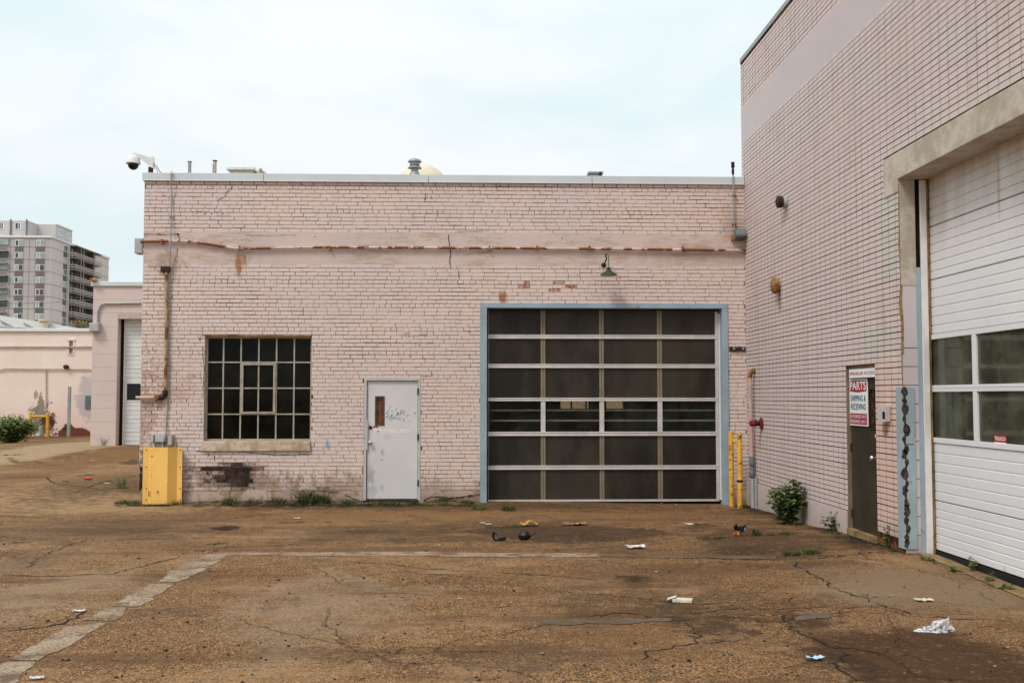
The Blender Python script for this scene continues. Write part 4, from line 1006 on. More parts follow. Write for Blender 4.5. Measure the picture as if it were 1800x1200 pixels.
# ---- signs (each its own thing)
M_SW = simple('sign_white', (.80, .80, .80), .4, 0, .05, 4); M_SR = simple('sign_crimson', (.36, .015, .03), .4, 0, .08, 6); M_SB = simple('sign_blue', (.03, .13, .21), .4, 0, .1, 6)
sxp = XR + .030; sy1 = onX(1493.5, 720, sxp)[1]; sy0 = onX(1525, 720, sxp)[1]
sza, szb = onX(1493.5, 747, sxp)[2], onX(1493.5, 666.5, sxp)[2]; SH = szb - sza; SWD = sy1 - sy0
sg = thing('sign', 'red, white and blue shipping and receiving sign hung on the dark parts door', 'sign', (sxp, (sy0 + sy1) / 2, sza))
MB().box(sxp, sxp + .012, sy0, sy1, sza, szb).build('sign_board', M_SW, sg, bevel=.004)
def rrect(mb, x, ya, yb, za, zb, r, dip=0, m=0):
    pts = []
    for cy_, cz_, t0 in ((ya + r, za + r, math.pi), (yb - r, za + r, -math.pi / 2), (yb - r, zb - r, 0), (ya + r, zb - r, math.pi / 2)):
        if t0 == -math.pi / 2 and dip: pts.append((x, (ya + yb) / 2, za - dip))
        pts += [(x, cy_ + r * math.cos(t0 + k * math.pi / 8), cz_ + r * math.sin(t0 + k * math.pi / 8)) for k in range(5)]
    mb.face(pts, m)
mb = MB(); e = .018
rrect(mb, sxp - .0015, sy0 + e, sy1 - e, sza + SH * .735, szb - e, .02, .012); rrect(mb, sxp - .0015, sy0 + e, sy1 - e, sza + e, sza + SH * .265, .012)
mb.build('sign_field', M_SR, sg)
def stext(s, mat, za, zb, m0=.0, m1=.0, off=.02, par=sg, x=sxp - .003, ya=sy0, yb=sy1, name='lettering'):
    text_mesh(s, name, mat, par, (x, yb - m0, za), (0, -1, 0), (0, 0, 1), (yb - ya) - m0 - m1, zb - za, off)
stext('PARTS', M_SW, sza + SH * .765, szb - SH * .055, .035, .035, .018)
stext('SHIPPING &', M_SB, sza + SH * .525, sza + SH * .655, .045, .045, .008)
stext('RECEIVING', M_SB, sza + SH * .345, sza + SH * .475, .05, .05, .008)
stext('AUTHORIZED PARTS', M_SW, sza + SH * .165, sza + SH * .235, .032, .032, .004)
stext('PERSONNEL ONLY!', M_SW, sza + SH * .06, sza + SH * .13, .04, .04, .004)
s2x = XR + .004
ay1, ay0 = onX(1492.5, 655, s2x)[1], onX(1539, 655, s2x)[1]; az0, az1 = onX(1492.5, 664.5, s2x)[2], onX(1492.5, 649.5, s2x)[2]
s2 = thing('sign', 'narrow white sign with dark red lettering across the top of the dark parts door', 'sign', (s2x, (ay0 + ay1) / 2, az0))
MB().box(s2x, s2x + .010, ay0, ay1, az0, az1).build('sign_board', M_SW, s2)
stext('SPRINKLER ACCESS.', M_SR, az0 + .035, az1 - .035, .02, .015, .006, s2, s2x - .002, ay0, ay1)
# installer sticker on the glass
tp = onX(1748, 782, XG + .008); tq = onX(1769, 766, XG + .008)
st = thing('sticker', 'small dark red installer sticker in the lower corner of a garage pane', 'sticker', tp)
MB().box(XG + .006, XG + .0095, tq[1], tp[1], tp[2] - .002, tq[2] + .006).build('sticker_face', M_SR, st)
MB().box(XG + .0045, XG + .0055, tq[1] + .002, tp[1] - .002, tp[2], tp[2] + (tq[2] - tp[2]) * .32).build('sticker_strip', M_SW, st)
text_mesh('TELSCO', 'lettering', M_SW, st, (XG + .005, tp[1] - .01, tp[2] + (tq[2] - tp[2]) * .52), (0, -1, 0), (0, 0, 1), tp[1] - tq[1] - .02, (tq[2] - tp[2]) * .36, .03)

# ------------------------------------------------------------------ things fixed on the walls
def wp(px, py, d=0.0): p = onY(px, py, FY - d); return Vector(p)
# horizontal rusty pipe
pp = [wp(247, 425, .05), wp(300, 424, .05), wp(330, 424.5, .05), wp(345, 426, .05), wp(415, 437, .05), wp(440, 437, .05), wp(560, 434.8, .05), wp(720, 435.5, .05), wp(900, 436.5, .05), wp(1100, 438, .05), wp(1311, 440.5, .05)]
pp = [q + Vector((0, 0, 0)) for q in pp]
t = thing('pipe', 'long sagging pink pipe with rust patches running across the whole front wall', 'pipe', wp(780, 440, .05))
MB().tube(pp, .023, 14).build('pipe_run', M_PIPE, t, smooth=True)
for px in (285, 421, 580, 860, 944, 1036, 1200): 
    q = wp(px, 436 if px > 400 else 424.5, .05); MB().box(q.x - .012, q.x + .012, FY - .085, FY - .008, q.z - .036, q.z + .036).build('bracket', M_RUST, t)
# vertical rust streaky pipe and its elbow
t = thing('pipe', 'upright ochre rusty pipe with a bottom elbow turning left round the building corner', 'pipe', wp(293, 698, .06))
MB().tube([wp(292.5, 478, .06), wp(293, 560, .06), wp(290.5, 686, .06)], .026, 14).build('pipe_run', M_PIPE2, t, smooth=True)
MB().tube([wp(290, 686, .06), wp(289.5, 694, .06), wp(286, 698, .06), wp(279, 698.5, .06)], .043, 14).build('elbow', M_RUSTD, t, smooth=True)
MB().tube([wp(279, 698.5, .06), wp(239, 698.5, .06)], .026, 14).build('pipe_run', M_PIPE3, t, smooth=True)
MB().box(wp(285, 470).x, wp(301, 470).x, FY - .10, FY - .008, wp(290, 479).z, wp(290, 469).z).build('cap_block', M_RUSTD, t, bevel=.01)
MB().box(wp(276, 698).x - .02, wp(276, 698).x + .02, FY - .1, FY - .008, wp(276, 703).z, wp(276, 694).z).build('bracket', M_RUST, t)
# thin conduit
t = thing('conduit', 'thin grey conduit climbing from the small meter boxes past the coping', 'conduit', wp(293, 765, .03))
MB().tube([wp(301, 300, .08), wp(301, 325, .08), wp(302, 345, .03), wp(300, 420, .085), wp(299, 440, .085), wp(298.5, 470, .045), wp(297, 600, .03), wp(296, 700, .03), wp(292.5, 735, .03), wp(292, 764, .04)], .011, 10).build('conduit_run', M_GALV, t, smooth=True)
MB().lathe(wp(301, 303, .08), [(.016, -.04), (.022, -.02), (.022, .02), (.012, .035)], 12).build('weatherhead', M_ALUW, t, smooth=True)
for py in (380, 520, 640): q = wp(300.5 - (py - 380) * .012, py); MB().box(q.x - .03, q.x + .03, FY - .05, FY - .008, q.z - .008, q.z + .008).build('strap', M_GALV, t)
# boxes behind the yellow guard
t = thing('utility_box', 'grey square junction box with sloping lid above the yellow panel', 'box', wp(288, 779, .1))
q0, q1 = wp(276.5, 776), wp(294, 763); MB().box(q0.x, q1.x, FY - .13, FY - .008, q0.z, q1.z).build('box_body', M_GREYBOX, t, bevel=.008)
MB().box(q0.x + .01, q1.x - .01, FY - .15, FY - .131, q0.z + .0, q1.z - .045).build('box_lid', M_GREYBOX, t, bevel=.006)
MB().tube([wp(285.5, 776, .07), wp(285.5, 800, .07)], .014, 10).build('conduit_stub', M_WHITE, t)
t = thing('utility_box', 'narrow upright grey switch box left of the square junction box', 'box', wp(270.5, 777, .1))
q0, q1 = wp(268, 777), wp(273.5, 763); MB().box(q0.x, q1.x, FY - .11, FY - .008, q0.z, q1.z).build('box_body', M_GREYBOX, t, bevel=.008)
MB().tube([wp(270.5, 777, .06), wp(270.5, 800, .06)], .013, 10).build('conduit_stub', M_WHITE, t)
t = thing('utility_box', 'rounded beige gas regulator cover right of the square junction box', 'box', wp(300, 783, .1))
c0 = wp(300, 773, .07); pts = [(c0.x + .032 * math.cos(a_), FY - .12, c0.z + (.055 if math.sin(a_) > 0 else -.055) + .03 * math.sin(a_)) for a_ in [k * math.pi / 8 for k in range(16)]]
mb = MB(); mb.face(pts); bk = [(a_, FY - .06, c_) for a_, b_, c_ in pts]
for k in range(16): mb.face([pts[k], pts[(k + 1) % 16], bk[(k + 1) % 16], bk[k]])
mb.build('box_body', simple('beige_cover', (.50, .45, .39), .5), t); MB().box(c0.x - .03, c0.x + .048, FY - .059, FY - .008, c0.z - .09, c0.z + .085).build('back_plate', M_GALV, t)
# junction box at the left corner
t = thing('junction_box', 'pale grey box at the left corner of the low building where the long pipe ends', 'box', wp(242, 445, 0))
MB().box(wp(235.5, 430).x, XL - .03, FY + .02, FY + .24, wp(240, 445).z, wp(240, 418).z).build('box_body', M_GREYBOX, t, bevel=.01)
MB().box(XL - .03, XL + .0, FY + .05, FY + .2, wp(240, 440).z, wp(240, 421).z).build('back_plate', M_RUSTD, t)
# dark flood box at the right end plus mast
t = thing('floodlight', 'dark green grey hooded wall box beside the tall building, above the long pipe', 'floodlight', wp(1303, 420, .1))
q0, q1 = wp(1293, 418, .16), wp(1313.5, 401, .16); x1 = XR - .03
mb = MB(); pr = [(FY - .03, q1.z), (FY - .12, q1.z - .01), (FY - .24, q0.z + .055), (FY - .24, q0.z + .02), (FY - .03, q0.z - .03)]
for k in range(5): a_, b_ = pr[k], pr[(k + 1) % 5]; mb.face([(q0.x, a_[0], a_[1]), (x1, a_[0], a_[1]), (x1, b_[0], b_[1]), (q0.x, b_[0], b_[1])])
mb.face([(q0.x, *p) for p in pr]); mb.face([(x1, *p) for p in pr]); mb.build('housing', M_DKBOX, t)
MB().box(q0.x - .04, q0.x - .001, FY - .08, FY - .008, q0.z - .03, q0.z + .06).build('bracket', M_RUST, t)
t = thing('mast', 'slim steel mast with a black sensor head rising above the right end of the coping', 'mast', wp(1290.5, 405, .06))
MB().tube([wp(1290.8, 405, .06), wp(1288.5, 300, .06)], .013, 10).build('mast_pole', M_GALV, t, smooth=True)
q = wp(1288.3, 299, .06); MB().lathe(q, [(.014, -.08), (.022, -.07), (.024, .0), (.016, .03)], 12).build('collar', M_RUSTD, t, smooth=True)
MB().lathe(q, [(.014, .03), (.03, .045), (.032, .08), (.022, .09), (.03, .10), (.03, .135), (.01, .14)], 12).build('sensor_head', M_BLACK, t, smooth=True)
for py in (345, 395): q = wp(1289.8, py); MB().box(q.x - .035, q.x + .03, FY - .075, FY - .008, q.z - .008, q.z + .008).build('strap', M_RUST, t)
# gooseneck lamp
t = thing('wall_lamp', 'dark green enamel gooseneck lamp with a shallow conical shade over the glazed garage door', 'lamp', wp(1061, 466))
q = wp(1070, 478, .30); MB().lathe(q, [(.150, -.055), (.146, -.050), (.11, -.02), (.05, .018), (.035, .03), (.032, .07), (.018, .078)], 28).build('lamp_shade', M_GREEN, t, smooth=True)
bs = wp(1061, 466, .015); tp_ = wp(1067, 450, .1)
MB().tube([bs, bs + Vector((.01, -.05, .02)), bs + Vector((.04, -.09, .10)), Vector((q.x - .03, FY - .14, tp_.z)), Vector((q.x - .025, FY - .18, tp_.z + .02))], .012, 10).build('lamp_arm', M_GREEN, t, smooth=True)
MB().tube([Vector((q.x - .025, FY - .18, tp_.z + .02)), Vector((q.x, FY - .28, tp_.z - .01)), Vector((q.x, FY - .30, q.z + .07))], .007, 8).build('lamp_stem', M_GREEN, t, smooth=True)
MB().lathe(bs, [(.04, 0), (.04, -.012), (.02, -.02)], 14, axis='y').build('mounting_plate', M_RUSTD, t)
# strap hinge bracket by the blue frame
t = thing('bracket', 'short black iron bar bracket with two bolts right of the blue door frame', 'bracket', wp(1295, 613))
q0, q1 = wp(1281.5, 617), wp(1309.5, 609.5); MB().box(q0.x, q1.x, FY - .035, FY - .01, q0.z, q1.z).build('bar', M_RUSTD, t, bevel=.003)
for px in (1290.5, 1306.5): MB().lathe(wp(px, 613.3, .036), [(.022, 0), (.018, -.008), (.009, -.014), (.008, -.03)], 10, axis='y').build('bolt', M_GALV, t)
# yellow folded guard panel
t = thing('guard_panel', 'yellow folded steel guard panel standing against the left corner of the low building', 'panel', wp(286, 884, .2))
xa_ = [(252, 0), (263, 0), (270, .08), (299, .11), (312, .0), (321, 0)]
mb = MB(); z0, z1 = onG(286, 886).z - .02, wp(286, 785, .1).z
YP = FY - .13
for k in range(5):
    (a_, da), (b_, db) = xa_[k], xa_[k + 1]; xa2, xb2 = wp(a_, 835, .1).x, wp(b_, 835, .1).x
    mb.face([(xa2, YP - da, z0), (xb2, YP - db, z0), (xb2, YP - db, z1), (xa2, YP - da, z1)])
o = mb.build('panel', M_YELP, t); sm = o.modifiers.new('solid', 'SOLIDIFY'); sm.thickness = .006; sm.offset = 1
for px in (257, 316.5):
    for py in (790.5, 820.5, 858, 877.5): MB().lathe(wp(px, py, .137), [(.010, 0), (.008, -.006)], 8, axis='y').build('bolt', M_RUSTD, t)
mb = MB()
for (a_, b_, c_, d_) in ((270, 268.6, 862, 872), (275, 271, 800.5, 801.5), (285, 284.4, 861, 866), (272, 271.4, 835, 836), (303, 302, 850, 851)): mb.box(wp(a_, 850).x, wp(b_, 850).x, YP - .1205 if a_ > 275 else YP - .096, YP - .08, wp(286, d_, .2).z, wp(286, c_, .2).z)
mb.build('rust_mark', M_RUST, t)
mb = MB(); mb.box(wp(255, 800).x, wp(259, 800).x, FY - .129, FY + .05, z0, z1 - .02); mb.box(wp(315, 800).x, wp(319, 800).x, FY - .129, FY - .002, z0, z1 - .02); mb.build('post', M_RUSTD, t)
# ---- corner bollards
b0, b1 = Vector(onY(1285.5, 830, 17.2)), Vector(onY(1300.5, 830, 16.9)); b0.z, b1.z = gh(b0.x, b0.y), gh(b1.x, b1.y)
t = thing('pipe_guard', 'pair of yellow bollards joined by a short rail near the corner pipe', 'bollard', (b0 + b1) / 2)
zt0, zt1 = onY(1284, 757, b0.y)[2], onY(1299, 760, b1.y)[2]
for b_, zt in ((b0, zt0), (b1, zt1)):
    MB().lathe((b_.x, b_.y, 0), [(.043, b_.z - .05), (.042, zt - .03), (.036, zt - .008), (.018, zt + .002)], 20).build('post', M_YEL, t, smooth=True)
ra, rb = onY(1287, 773.5, b0.y), onY(1297, 778.5, b1.y); MB().tube([ra, rb], .028, 14).build('rail', M_YEL, t, smooth=True)
zz = onY(1300, 845, b1.y)[2]; MB().lathe((b1.x, b1.y, zz), [(.046, -.02), (.047, .018)], 20).build('tape_band', M_BLACK, t)
# ---- standpipe in the corner
qa = onY(1318, 652, 16.95); t = thing('standpipe', 'pink standpipe with rusty top elbow and black lower fittings in the building corner', 'pipe', (qa[0], 16.95, gh(qa[0], 16.95)))
x_, y_ = onY(1320.5, 760, 16.95)[0], 16.95; x0_ = onY(1318.5, 680, 16.95)[0]
MB().tube([(x0_, y_, qa[2] - .08), (x_, y_, onY(1321, 802, y_)[2])], .033, 14).build('pipe_run', M_PIPE3, t, smooth=True)
MB().tube([(x0_, y_, qa[2] - .10), (x0_ + .005, y_, qa[2] - .04), (x0_ + .04, y_ - .01, qa[2] + .0), (x0_ + .10, y_ - .02, qa[2] + .01)], .042, 14).build('elbow', M_RUST, t, smooth=True)
MB().lathe((x0_ + .11, y_ - .02, qa[2] + .01), [(.055, 0), (.055, .02)], 16, axis='x').build('flange', M_RUST, t)
zl0, zl1 = onY(1322, 840, y_)[2], onY(1322, 802, y_)[2]
MB().lathe((x_ + .005, y_, 0), [(.03, zl0), (.045, zl0 + .02), (.045, zl0 + .1), (.034, zl0 + .12), (.034, zl0 + .2), (.05, zl0 + .22), (.05, zl1 - .06), (.036, zl1 - .03), (.04, zl1)], 16).build('fitting', M_DKBOX, t, smooth=True)
MB().tube([(x_ + .01, y_, zl0), (x_ + .012, y_, gh(x_, y_) - .03)], .028, 14).build('lower_pipe', M_GREYBOX, t, smooth=True)
t = thing('pipe', 'short grey pipe stub standing beside the standpipe foot', 'pipe', (XR - .045, 16.8, gh(XR, 16.8)))
MB().tube([(XR - .045, 16.8, gh(XR, 16.8) - .02), (XR - .045, 16.8, onY(1328, 850, 16.8)[2]), (XR - .045, 16.8, onY(1328, 838, 16.8)[2])], [.03, .03, .02], 12).build('pipe_run', M_GALV, t, smooth=True)
# red valve
v = onX(1340, 744, XR); t = thing('fire_valve', 'red fire department valve on a round flange sticking out of the side wall', 'valve', v)
MB().lathe(v, [(.11, -.008), (.115, -.03), (.09, -.04), (.05, -.05)], 22, axis='x').build('flange', M_RED, t, smooth=True)
MB().lathe(v, [(.05, -.05), (.045, -.10), (.06, -.11), (.06, -.14)], 18, axis='x').build('neck', M_BLACK, t, smooth=True); t.scale = (.85,) * 3
MB().lathe(v, [(.055, -.14), (.06, -.16), (.056, -.23), (.03, -.245)], 8, axis='x').build('cap', M_RED, t)
t = thing('faucet', 'tiny dark faucet on the side wall just above the red valve', 'faucet', onX(1324, 712, XR)); v = Vector(onX(1324, 712, XR))
MB().tube([v + Vector((-.01, 0, 0)), v + Vector((-.07, 0, 0)), v + Vector((-.08, 0, -.04))], .012, 8).build('spout', M_RUSTD, t)
# round bell and vent
v = onX(1370, 502, XR); t = thing('alarm_bell', 'round rusty orange alarm bell with rust run below it on the side wall', 'bell', v)
MB().lathe(v, [(.05, -.008), (.05, -.04)], 18, axis='x').build('bell_mount', M_GREYBOX, t)
MB().lathe(v, [(.115, -.04), (.125, -.05), (.12, -.09), (.09, -.115), (.03, -.125)], 26, axis='x').build('gong', M_RUST, t, smooth=True)
v = onX(1382, 355, XR); t = thing('wall_vent', 'round dark brown capped vent high on the side wall above the rusty bell', 'vent', v)
MB().lathe(v, [(.085, -.008), (.085, -.05), (.06, -.055)], 20, axis='x').build('vent_collar', M_GREYBOX, t); MB().lathe(v, [(.07, -.056), (.09, -.07), (.09, -.13), (.05, -.15)], 22, axis='x').build('vent_cap', M_RUSTD, t, smooth=True)
# card reader box
p0, p1 = onX(1566, 741, XR), onX(1566, 712, XR); t = thing('keypad_box', 'small ribbed grey access box on the pink brick between dark door and steel guard', 'box', (XR, (p0[1] + p1[1]) / 2, p0[2]))
mb = MB(); mb.box(XR - .10, XR - .006, p1[1], p1[1] + .14, p0[2], p1[2])
for k in range(4): mb.box(XR - .06 + k * .014, XR - .054 + k * .014, p1[1] - .006, p1[1] - .0005, p0[2] + .01, p1[2] - .01)
mb.build('box_body', M_ALU, t, bevel=.004); MB().box(XR - .098, XR - .07, p1[1] - .004, p1[1] - .0006, p0[2] + .03, p1[2] - .07).build('recess', M_DARK, t)
# dome camera
cb = onY(264, 304, FY + .1); t = thing('security_camera', 'white dome security camera on a sloped bracket at the left end of the coping', 'camera', cb)
YC = FY + .1
def cq(px, py): return Vector(onY(px, py, YC))
MB().box(cq(261.5, 300).x, cq(268.5, 300).x, YC - .03, YC + .03, zcap, cq(265, 294).z).build('post', M_RUSTD, t)
MB().box(cq(267.5, 300).x, cq(270, 300).x, YC - .07, YC + .07, cq(265, 296).z, cq(265, 276.5).z).build('wall_plate', M_ALUW, t)
mb = MB(); pr = [(267.5, 295.5, .05), (267.5, 279, .05), (240, 269.5, .025), (233.5, 270, .02), (233.5, 274, .02), (242, 276, .025)]
fa = [Vector((cq(a_, b_).x, YC - c_, cq(a_, b_).z)) for a_, b_, c_ in pr]; fb_ = [Vector((q.x, 2 * YC - q.y, q.z)) for q in fa]
mb.face(fa); mb.face(fb_[::-1])
for k in range(6): mb.face([fa[k], fa[(k + 1) % 6], fb_[(k + 1) % 6], fb_[k]])
mb.build('bracket_arm', M_WHITE, t)
q = cq(234.3, 288.5); MB().lathe(q, [(.112, 0), (.12, .012), (.115, .03), (.105, .10), (.075, .14), (.03, .155), (.03, .18)], 28).build('camera_housing', M_WHITE, t, smooth=True)
MB().lathe(q, [(.020, -.098), (.05, -.085), (.078, -.055), (.088, -.02), (.088, .002)], 24).build('camera_dome', M_BLACK, t, smooth=True)
MB().tube([cq(270, 288), cq(276, 293), cq(281, 302), cq(286, 304.5)], .006, 6).build('cable', M_BLACK, t); MB().tube([cq(270, 290), cq(275, 297), cq(278, 304)], .005, 6).build('cable', M_BLACK, t)

# ------------------------------------------------------------------ things on the low roof
RY = FY + 1.2
def rq(px, py, Y=RY): return Vector(onY(px, py, Y))
zr = zcapb - .35
for px, top, lb in ((333.5, 283, 'slim galvanised flue pipe with flat cap, nearer the security camera'), (378, 281.5, 'slim flue pipe with dark cap and side strap, left of the roof hatch')):
    q = rq(px, top); t = thing('flue_pipe', lb, 'flue', (q.x, RY, zr), 'slim flue pipes on the low roof')
    MB().tube([(q.x, RY, zr), (q.x, RY, q.z - .02)], .030, 14).build('pipe_run', M_PIPE3 if px > 350 else M_GALV, t, smooth=True); MB().lathe((q.x, RY, q.z - .02), [(.042, 0), (.042, .012), (.01, .022)], 14).build('cap', M_GALV if px < 350 else M_RUSTD, t)
    if px > 350: MB().tube([(q.x - .035, RY - .03, zr), (q.x - .035, RY - .03, q.z - .07)], .013, 8).build('side_pipe', M_ALUW, t)
q0, q1 = rq(401, 305), rq(446, 294); t = thing('roof_hatch', 'low cream roof hatch with overhanging lid left of the flue cluster', 'hatch', (q0.x, RY, zr))
MB().box(q0.x + .03, q1.x - .02, RY, RY + .6, zr, q1.z - .05).build('curb', M_TANK, t); MB().box(q0.x - .02, q1.x + .02, RY - .05, RY + .65, q1.z - .06, q1.z).build('lid', M_WHITE, t, bevel=.01)
q0, q1 = rq(447, 305), rq(462, 297.5); t = thing('roof_box', 'small pale box beside the cream roof hatch', 'box', (q0.x + .1, RY, zr)); MB().box(q0.x + .04, q1.x, RY + .1, RY + .4, zr, q1.z).build('box_body', M_TANK, t, bevel=.01)
MB().lathe((q0.x + .1, RY + .06, q1.z - .03), [(.03, 0), (.03, .05)], 10).build('knob', M_GALV, t)
RT = FY + 2.6; q = rq(729, 306, RT); s_ = RT / FPX
t = thing('turbine_vent', 'grey two-tiered round roof vent in front of the cream dome', 'vent', (q.x, RT, zr))
def hz_(py): return rq(729, py, RT).z
zt_ = hz_(279.5)
MB().lathe((q.x, RT, 0), [(9.5 * s_, zr), (9.5 * s_, hz_(306)), (6.4 * s_, hz_(302)), (6.4 * s_, hz_(297))], 26).build('flue', M_GALV, t, smooth=True)
MB().lathe((q.x, RT, 0), [(6.5 * s_, hz_(297.5)), (12.5 * s_, hz_(296)), (12.4 * s_, hz_(295)), (9 * s_, hz_(293.4)), (6 * s_, hz_(293))], 26).build('lower_skirt', M_GALV, t, smooth=True)
MB().lathe((q.x, RT, 0), [(8.6 * s_, hz_(293.4)), (8.8 * s_, hz_(284.5))], 26).build('drum', M_GALV, t, smooth=True)
MB().lathe((q.x, RT, 0), [(7 * s_, hz_(285.5)), (12.2 * s_, hz_(285.2)), (12.2 * s_, hz_(284.2)), (10 * s_, hz_(281.2)), (6 * s_, hz_(279.6)), (.5 * s_, hz_(279))], 26).build('cap', M_GALV, t, smooth=True)
for k in range(12):
    a_ = k * math.pi / 6; MB().obox((q.x + 8.75 * s_ * math.cos(a_), RT + 8.75 * s_ * math.sin(a_), hz_(291.3)), Vector((-math.sin(a_), math.cos(a_), 0)) * 1.6 * s_, Vector((math.cos(a_), math.sin(a_), 0)) * .2 * s_, (0, 0, .55 * s_)).build('slot', M_DARK, t)
DYY = 45.0; c = Vector(onY(739.5, 330, DYY)); rr = 46.6 * DYY / FPX
t = thing('storage_tank', 'cream coloured domed tank top showing behind the round roof vent', 'tank', (c.x, DYY + rr, gh(c.x, DYY)))
zc_ = onY(739, 289.5, DYY + rr)[2]
prof = [(rr, gh(0, 45)), (rr, zc_ - rr * .95)] + [(rr * math.cos(k * math.pi / 20), zc_ - rr * .95 + rr * .95 * math.sin(k * math.pi / 20)) for k in range(1, 10)] + [(.02, zc_)]
MB().lathe((c.x, DYY + rr, 0), prof, 48).build('dome', M_TANK, t, smooth=True)
q0, q1 = rq(1034, 311, RT), rq(1058.5, 303.5, RT); t = thing('roof_box', 'low grey roof curb with sloping lid above the glazed garage door', 'box', ((q0.x + q1.x) / 2, RT, zr))
MB().box(q0.x + .04, q1.x, RT, RT + .5, zr, q1.z - .02).build('curb', M_GALV, t); MB().box(q0.x + .0, q1.x + .02, RT - .03, RT + .53, q1.z - .02, q1.z + .015).build('lid', M_GALV, t); MB().box(q1.x - .06, q1.x - .02, RT - .04, RT - .031, q1.z - .09, q1.z + .01).build('clip', M_BLACK, t)

# ------------------------------------------------------------------ block building on the left
def bq(px, py, Y=BY): return Vector(onY(px, py, Y))
blk = thing('block_building', 'pink painted block building end with a tall white door, left of the low brick building', 'building', (bq(165, 783).x, BY, .1))
bx0, bx1 = bq(161.5, 640).x, bq(420, 640).x; bzt = bq(200, 503).z; bc = bq(200, 495).z
dh = (bq(205.5, 670).x, bq(300, 670).x, -.3, bq(220, 560).z)
mb = MB(); holes_wall(mb, bx0, bx1, -.4, bzt, [dh], lambda u, z, d: (u, BY + d, z), .35, 1, 0)
z = bzt; r_ = 0; CB = .40
while z > -.1:
    z2 = z - CB; u = bx0 - (.8 if r_ % 2 else 0)
    while u < bx1:
        for p, q in clip(max(u, bx0), min(u + 1.6, bx1), z2, z, [dh]): one_brick(mb, p + .003, q - .003, z2 + .006, z - .004, lambda a, b, d: (a, BY + d, b), .004, .003, (0, 0, 0, 1), 0)
        u += 1.6
    z = z2; r_ += 1
mb.box(bx0, bx0 + .35, BY + .35, BY + 12, -.4, bzt, 0)
mb.build('wall', [M_BLOCK, simple('block_joint', (.52, .43, .40), .9)], blk)
MB().box(bx0 - .06, bx1, BY - .06, BY + 12, bzt, bc).build('coping', M_COPE, blk, bevel=.01)
dy_ = BY + .30; d3 = MB(); d3.box(bq(217, 700, dy_).x, bq(219, 700, dy_).x, dy_ - .04, dy_ + .04, .05, dh[3]); d3.box(bq(212, 700, dy_).x - .03, bq(216.8, 700, dy_).x, dy_ - .02, dy_ + .05, .05, dh[3], 1)
d3 = d3.build('garage_door', [M_WHITE, M_DARK], blk, label='narrow visible strip of a white sectional door with one dark pane')
zs_ = [bq(230, y_, dy_).z for y_ in (782, 744, 706, 671, 633, 595, 561)]
for i in range(6):
    if i == 2: continue
    mb = MB(); a, b = zs_[i], zs_[i + 1]
    for k in range(5): mb.box(bq(219, 700, dy_).x, dh[1], dy_ + (.0 if k % 2 else .008), dy_ + .05, a + (b - a) * k / 5 + .006, a + (b - a) * (k + 1) / 5 - .004)
    mb.box(bq(219, 700, dy_).x, dh[1], dy_ + .03, dy_ + .06, a, b); mb.build('panel', M_WHITE, d3)
a, b = zs_[2], zs_[3]; xx = bq(219, 700, dy_).x; mb = MB(); mb.box(xx, xx + .06, dy_ - .0, dy_ + .05, a, b); mb.box(xx + .06, dh[1], dy_, dy_ + .05, a, a + .05); mb.box(xx + .06, dh[1], dy_, dy_ + .05, b - .05, b); mb.build('window_frame', M_WHITE, d3)
MB().box(xx + .06, dh[1], dy_ + .02, dy_ + .03, a + .05, b - .05).build('pane', M_BLACK, d3)
t = thing('conduit', 'grey conduit bending down the pink block wall into a box', 'conduit', bq(173, 570, BY - .06))
yy = BY - .05; P1 = bq(248, 532.5, yy); P2 = bq(184, 533.5, yy); P3 = bq(172.5, 548, yy); P4 = bq(171.5, 568, yy)
MB().tube([P1, P2, bq(178, 536, yy), bq(174.5, 541, yy), P3, P4], .028, 10).build('conduit_run', M_GALV, t, smooth=True)
t = thing('junction_box', 'square grey box on the outer corner of the pink block building', 'box', bq(166, 584, BY - .1))
q0, q1 = bq(157.5, 583, BY - .15), bq(175, 567, BY - .15); MB().box(q0.x, q1.x, BY - .2, BY - .012, q0.z, q1.z).build('box_body', M_GREYBOX, t, bevel=.012)
MB().box(q0.x + .02, q1.x - .02, BY - .215, BY - .201, q0.z + .02, q1.z - .02).build('box_lid', M_GREYBOX, t, bevel=.006)
q = bq(167, 494, BY); t = thing('floodlight', 'small brassy lamp on top of the left corner of the block building', 'lamp', q); MB().box(q.x - .09, q.x + .09, BY - .2, BY + .02, bc + .001, bc + .09).build('lamp_body', M_PIPE2, t, bevel=.02)

# ------------------------------------------------------------------ long salmon wall building, far left
def sq(px, py, Y=WY): return Vector(onY(px, py, Y))
far = thing('plaster_building', 'long low salmon plastered building with white coping at the far left', 'building', (sq(80, 766).x, WY, 0))
sx0_, sx1_ = sq(-260, 700).x, sq(300, 700).x; szt = sq(80, 583).z; szc = sq(80, 577).z
lv = (sq(119, 610).x, sq(131, 610).x, sq(125, 624).z, sq(125, 598.5).z)
M_FARP = farpink()
mb = MB(); holes_wall(mb, sx0_, sx1_, -.6, szt, [lv], lambda u, z, d: (u, WY + d, z), .3, 0, 0); mb.box(sx0_, sx0_ + .3, WY + .3, WY + 14, -.6, szt, 0); mb.build('wall', M_FARP, far)
MB().box(sx0_ - .1, sx1_, WY - .10, WY + .5, szt, szc).build('coping', M_WHITE, far, bevel=.02)
fr = MB(); fr.box(lv[0], lv[0] + .06, WY - .03, WY + .1, lv[2], lv[3]); fr.box(lv[1] - .06, lv[1], WY - .03, WY + .1, lv[2], lv[3]); fr.box(lv[0] - .04, lv[1] + .04, WY - .05, WY + .1, lv[3], lv[3] + .08); fr.box(lv[0] + .06, lv[1] - .06, WY - .03, WY + .1, lv[2], lv[2] + .05)
fr = fr.build('louvre_vent', M_FARP, far)
